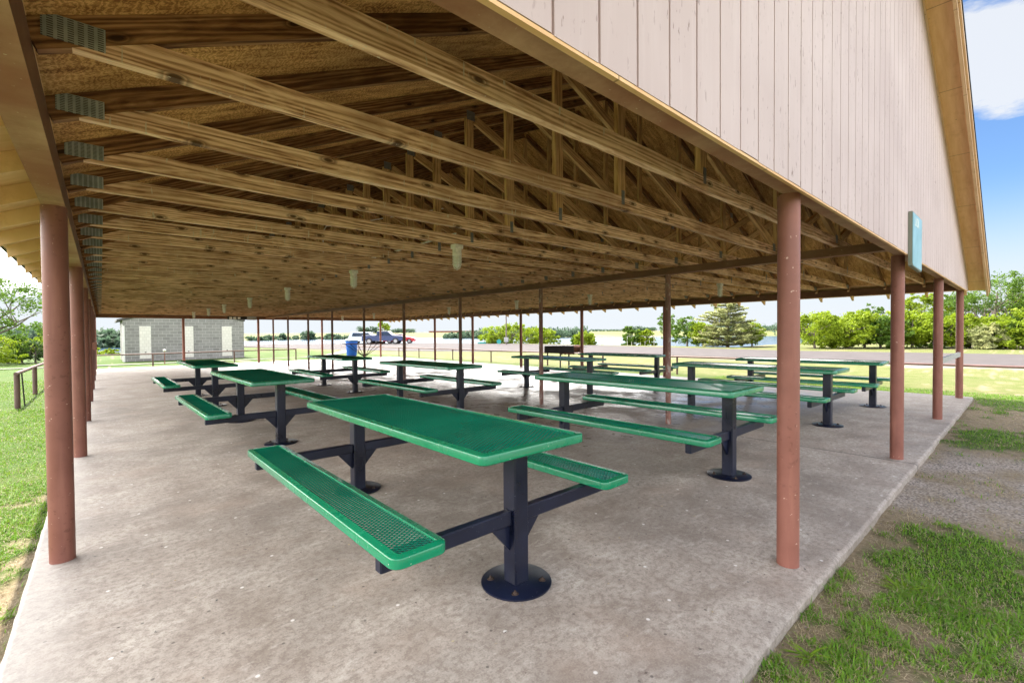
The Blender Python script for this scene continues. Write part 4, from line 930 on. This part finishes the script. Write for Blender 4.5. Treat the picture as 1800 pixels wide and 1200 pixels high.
def weed(x, y, s, label, seed, nb=26):
    rd = random.Random(seed); b = MB()
    for i in range(nb):
        a = rd.uniform(0, 6.28); L_ = s*rd.uniform(.5, 1.2); w = s*.035*rd.uniform(.7, 1.4); el = rd.uniform(.12, .8); c, s_ = math.cos(a), math.sin(a); ox, oy = rd.uniform(-.25, .25)*s, rd.uniform(-.12, .12)*s
        pts = []; 
        for k in range(5):
            f = k/4; r_ = L_*f; z = L_*el*(f-.62*f*f); ww = w*(1-f**3)*(.6+.7*math.sin(math.pi*min(1, f+.2))); pts += [(ox+c*r_-s_*ww, oy+s_*r_+c*ww, z), (ox+c*r_, oy+s_*r_, z-ww*.35), (ox+c*r_+s_*ww, oy+s_*r_-c*ww, z)]
        b.add(pts, [(3*k+j, 3*k+j+1, 3*k+4+j, 3*k+3+j) for k in range(4) for j in range(2)])
    o = b.build('weed_clump', M['blade_y'], None, False, (x, y, -.055)); tag(o, label, 'weed', 'broad leaved weed clumps in the lawn')
weed(3.02, .42, .13, 'large spreading weed clump on the front lawn beside the slab', 1, 34)
weed(2.12, .585, .10, 'leafy weed clump against the slab edge at the bottom of the photo', 2, 28)
weed(1.93, .60, .06, 'small weed tuft at the lowest corner of the slab edge', 3, 16)
weed(-.46, 4.25, .09, 'small weed tuft left of the first column', 4, 20)
weed(-.36, 3.2, .08, 'weed tuft in the dirt at the lower left slab edge', 5, 18)
# pebbles and bits of gravel on the worn ground
def pebbles():
    V = []; base = np.array([(1, 0, 0), (-.5, .87, 0), (-.5, -.87, 0), (0, 0, .8)])
    n = 5200; X = rng.uniform(3.8, 10.8, n); Yy = rng.uniform(-.5, .68, n); k = 0; out = []
    X2 = rng.uniform(1.5, 4, 500); Y2 = rng.uniform(-.1, .68, 500)
    for x, y in list(zip(X, Yy))+list(zip(X2, Y2)):
        g, d, v = cover(x, y)
        if rng.random() < max(v, .12*(1-g)): 
            s = rng.uniform(.002, .0075)*(1+.06*x); a = rng.uniform(0, 6.28); c, s_ = math.cos(a), math.sin(a); q = base*s*np.array([1.2, .8, .8]); q = np.stack([q[:, 0]*c-q[:, 1]*s_+x, q[:, 0]*s_+q[:, 1]*c+y, q[:, 2]-.058], 1)
            for f in ((0, 1, 3), (1, 2, 3), (2, 0, 3)): out.append(q[list(f)])
    V = np.concatenate(out); o = np_mesh('gravel', V, len(out), 3, M['path']); tag(o, 'loose pale gravel scattered over the worn ground', 'gravel', kind='stuff')
pebbles()

def litter():
    out = []; mi = []
    for i in range(420):
        x = rng.uniform(-.1, 11); y = rng.uniform(.9, 12)
        if i < 160: x = rng.uniform(0, 4.5); y = rng.uniform(.75, 3.2)
        s_ = rng.uniform(.004, .011); a = rng.uniform(0, 6.28); q = np.array([(1, 0, .002), (0, .45, .004), (-1, 0, .003), (0, -.45, .0015)])*np.array([s_, s_, 1]); c, d = math.cos(a), math.sin(a)
        out.append(np.stack([q[:, 0]*c-q[:, 1]*d+x, q[:, 0]*d+q[:, 1]*c+y, q[:, 2]], 1)); mi.append(i % 3)
    o = np_mesh('leaf_litter', np.concatenate(out), len(out), 4, [M['bark'], M['straw'], M['path']], np.array(mi)); tag(o, 'tiny dry leaf scraps and grit scattered on the concrete', 'litter', kind='stuff')
litter()
# ------------------------------------------------------------------ light
SUNV = Vector((-.10, .50, .84)).normalized()
sun = bpy.data.lights.new('sun', 'SUN'); sun.energy = 2.0; sun.angle = R(.5); sun.color = (1, .93, .82)
so = bpy.data.objects.new('sun', sun); COL.objects.link(so); so.rotation_euler = SUNV.to_track_quat('Z', 'Y').to_euler()
W = bpy.data.worlds.new('World'); S.world = W; W.use_nodes = True; nt = W.node_tree; bg = nt.nodes['Background']
sky = nt.nodes.new('ShaderNodeTexSky'); sky.sky_type = 'NISHITA'; sky.sun_disc = False; sky.sun_elevation = math.asin(SUNV.z); sky.sun_rotation = math.atan2(SUNV.x, SUNV.y)
sky.altitude = 300; sky.air_density = 1.0; sky.dust_density = 1.2; sky.ozone_density = 1.5
tc = nt.nodes.new('ShaderNodeTexCoord')
def N(t, **k):
    x = nt.nodes.new('ShaderNode'+t)
    for a, v in k.items(): setattr(x, a, v)
    return x
mp = N('Mapping'); mp.inputs['Scale'].default_value = (1, 1, 2.9); nt.links.new(tc.outputs['Generated'], mp.inputs[0])
n1 = N('TexNoise'); n1.inputs['Scale'].default_value = 2.6; n1.inputs['Detail'].default_value = 9; n1.inputs['Roughness'].default_value = .58; n1.inputs['Distortion'].default_value = .35; nt.links.new(mp.outputs[0], n1.inputs['Vector'])
r1 = N('ValToRGB'); r1.color_ramp.elements[0].position = .58; r1.color_ramp.elements[1].position = .80; nt.links.new(n1.outputs['Fac'], r1.inputs[0])
# a bank of cumulus low in the +X sky
def dist_to(v, a, b_):
    dt = N('VectorMath', operation='DISTANCE'); nt.links.new(tc.outputs['Generated'], dt.inputs[0]); dt.inputs[1].default_value = v
    mr = N('MapRange'); mr.inputs[1].default_value = a; mr.inputs[2].default_value = b_; mr.inputs[3].default_value = 1; mr.inputs[4].default_value = 0; nt.links.new(dt.outputs['Value'], mr.inputs[0]); return mr.outputs[0]
bank = dist_to((.927, .030, .375), .015, .125)
n2 = N('TexNoise'); n2.inputs['Scale'].default_value = 11; n2.inputs['Detail'].default_value = 8; n2.inputs['Roughness'].default_value = .6; nt.links.new(mp.outputs[0], n2.inputs['Vector'])
ad = N('Math', operation='ADD'); nt.links.new(bank, ad.inputs[0]); nt.links.new(n2.outputs['Fac'], ad.inputs[1])
r2 = N('ValToRGB'); r2.color_ramp.elements[0].position = .93; r2.color_ramp.elements[1].position = 1.0; 
sc_ = N('Math', operation='MULTIPLY'); nt.links.new(ad.outputs[0], sc_.inputs[0]); sc_.inputs[1].default_value = .9; nt.links.new(sc_.outputs[0], r2.inputs[0])
r2.color_ramp.elements[0].position = .80; r2.color_ramp.elements[1].position = .98
mx = N('Math', operation='MAXIMUM'); nt.links.new(r1.outputs[0], mx.inputs[0]); nt.links.new(r2.outputs[0], mx.inputs[1])
ml = N('Math', operation='MULTIPLY'); nt.links.new(mx.outputs[0], ml.inputs[0]); ml.inputs[1].default_value = .85
mixc = N('Mix', data_type='RGBA'); tint = N('Mix', data_type='RGBA', blend_type='MULTIPLY'); tint.inputs[0].default_value = 1; nt.links.new(sky.outputs[0], tint.inputs[6]); tint.inputs[7].default_value = (.15, .19, .235, 1)
sz = N('SeparateXYZ'); nt.links.new(tc.outputs['Generated'], sz.inputs[0]); hz = N('MapRange', interpolation_type='SMOOTHSTEP'); nt.links.new(sz.outputs[2], hz.inputs[0]); hz.inputs[1].default_value = .02; hz.inputs[2].default_value = .24; hz.inputs[3].default_value = 1; hz.inputs[4].default_value = 0
hz2 = N('Mix', data_type='RGBA'); nt.links.new(hz.outputs[0], hz2.inputs[0]); nt.links.new(tint.outputs[2], hz2.inputs[6]); hz2.inputs[7].default_value = (.93, .99, 1.05, 1)
def sst(sock, a, b_, c=0, d=1):
    q = N('MapRange', interpolation_type='SMOOTHSTEP'); nt.links.new(sock, q.inputs[0]); q.inputs[1].default_value = a; q.inputs[2].default_value = b_; q.inputs[3].default_value = c; q.inputs[4].default_value = d; return q.outputs[0]
def mul(a, b_):
    q = N('Math', operation='MULTIPLY'); nt.links.new(a, q.inputs[0]); nt.links.new(b_, q.inputs[1]); return q.outputs[0]
# added bright sky band that fills the interior, left out of the +X quarter
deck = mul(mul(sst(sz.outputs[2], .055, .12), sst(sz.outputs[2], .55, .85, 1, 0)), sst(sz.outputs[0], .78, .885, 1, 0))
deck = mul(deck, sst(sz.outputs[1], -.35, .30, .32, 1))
fillmix = N('Mix', data_type='RGBA', blend_type='MIX')
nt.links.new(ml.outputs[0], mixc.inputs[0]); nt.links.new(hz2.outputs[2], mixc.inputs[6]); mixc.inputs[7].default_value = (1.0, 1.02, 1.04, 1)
nt.links.new(deck, fillmix.inputs[0]); nt.links.new(mixc.outputs[2], fillmix.inputs[6]); fillmix.inputs[7].default_value = (10.4, 10.0, 9.5, 1)
nt.links.new(fillmix.outputs[2], bg.inputs['Color']); bg.inputs['Strength'].default_value = .13

# ------------------------------------------------------------------ camera and output
cd = bpy.data.cameras.new('camera'); cam = bpy.data.objects.new('camera', cd); COL.objects.link(cam); S.camera = cam
cd.sensor_width = 36; cd.lens = 36*FPX/1800; cd.clip_start = .05; cd.clip_end = 6000
Mx = Matrix((R3, U3, -F2)).transposed().to_4x4(); Mx.translation = Vector((0, 0, CH)); cam.matrix_world = Mx
S.view_settings.view_transform = 'Standard'; S.view_settings.look = 'None'; S.view_settings.exposure = 2.86; S.view_settings.gamma = 1
S.render.engine = 'CYCLES'; S.cycles.max_bounces = 10; S.cycles.diffuse_bounces = 6; S.cycles.glossy_bounces = 4; S.cycles.transmission_bounces = 6; S.cycles.sample_clamp_indirect = 8
S.cycles.use_denoising = True
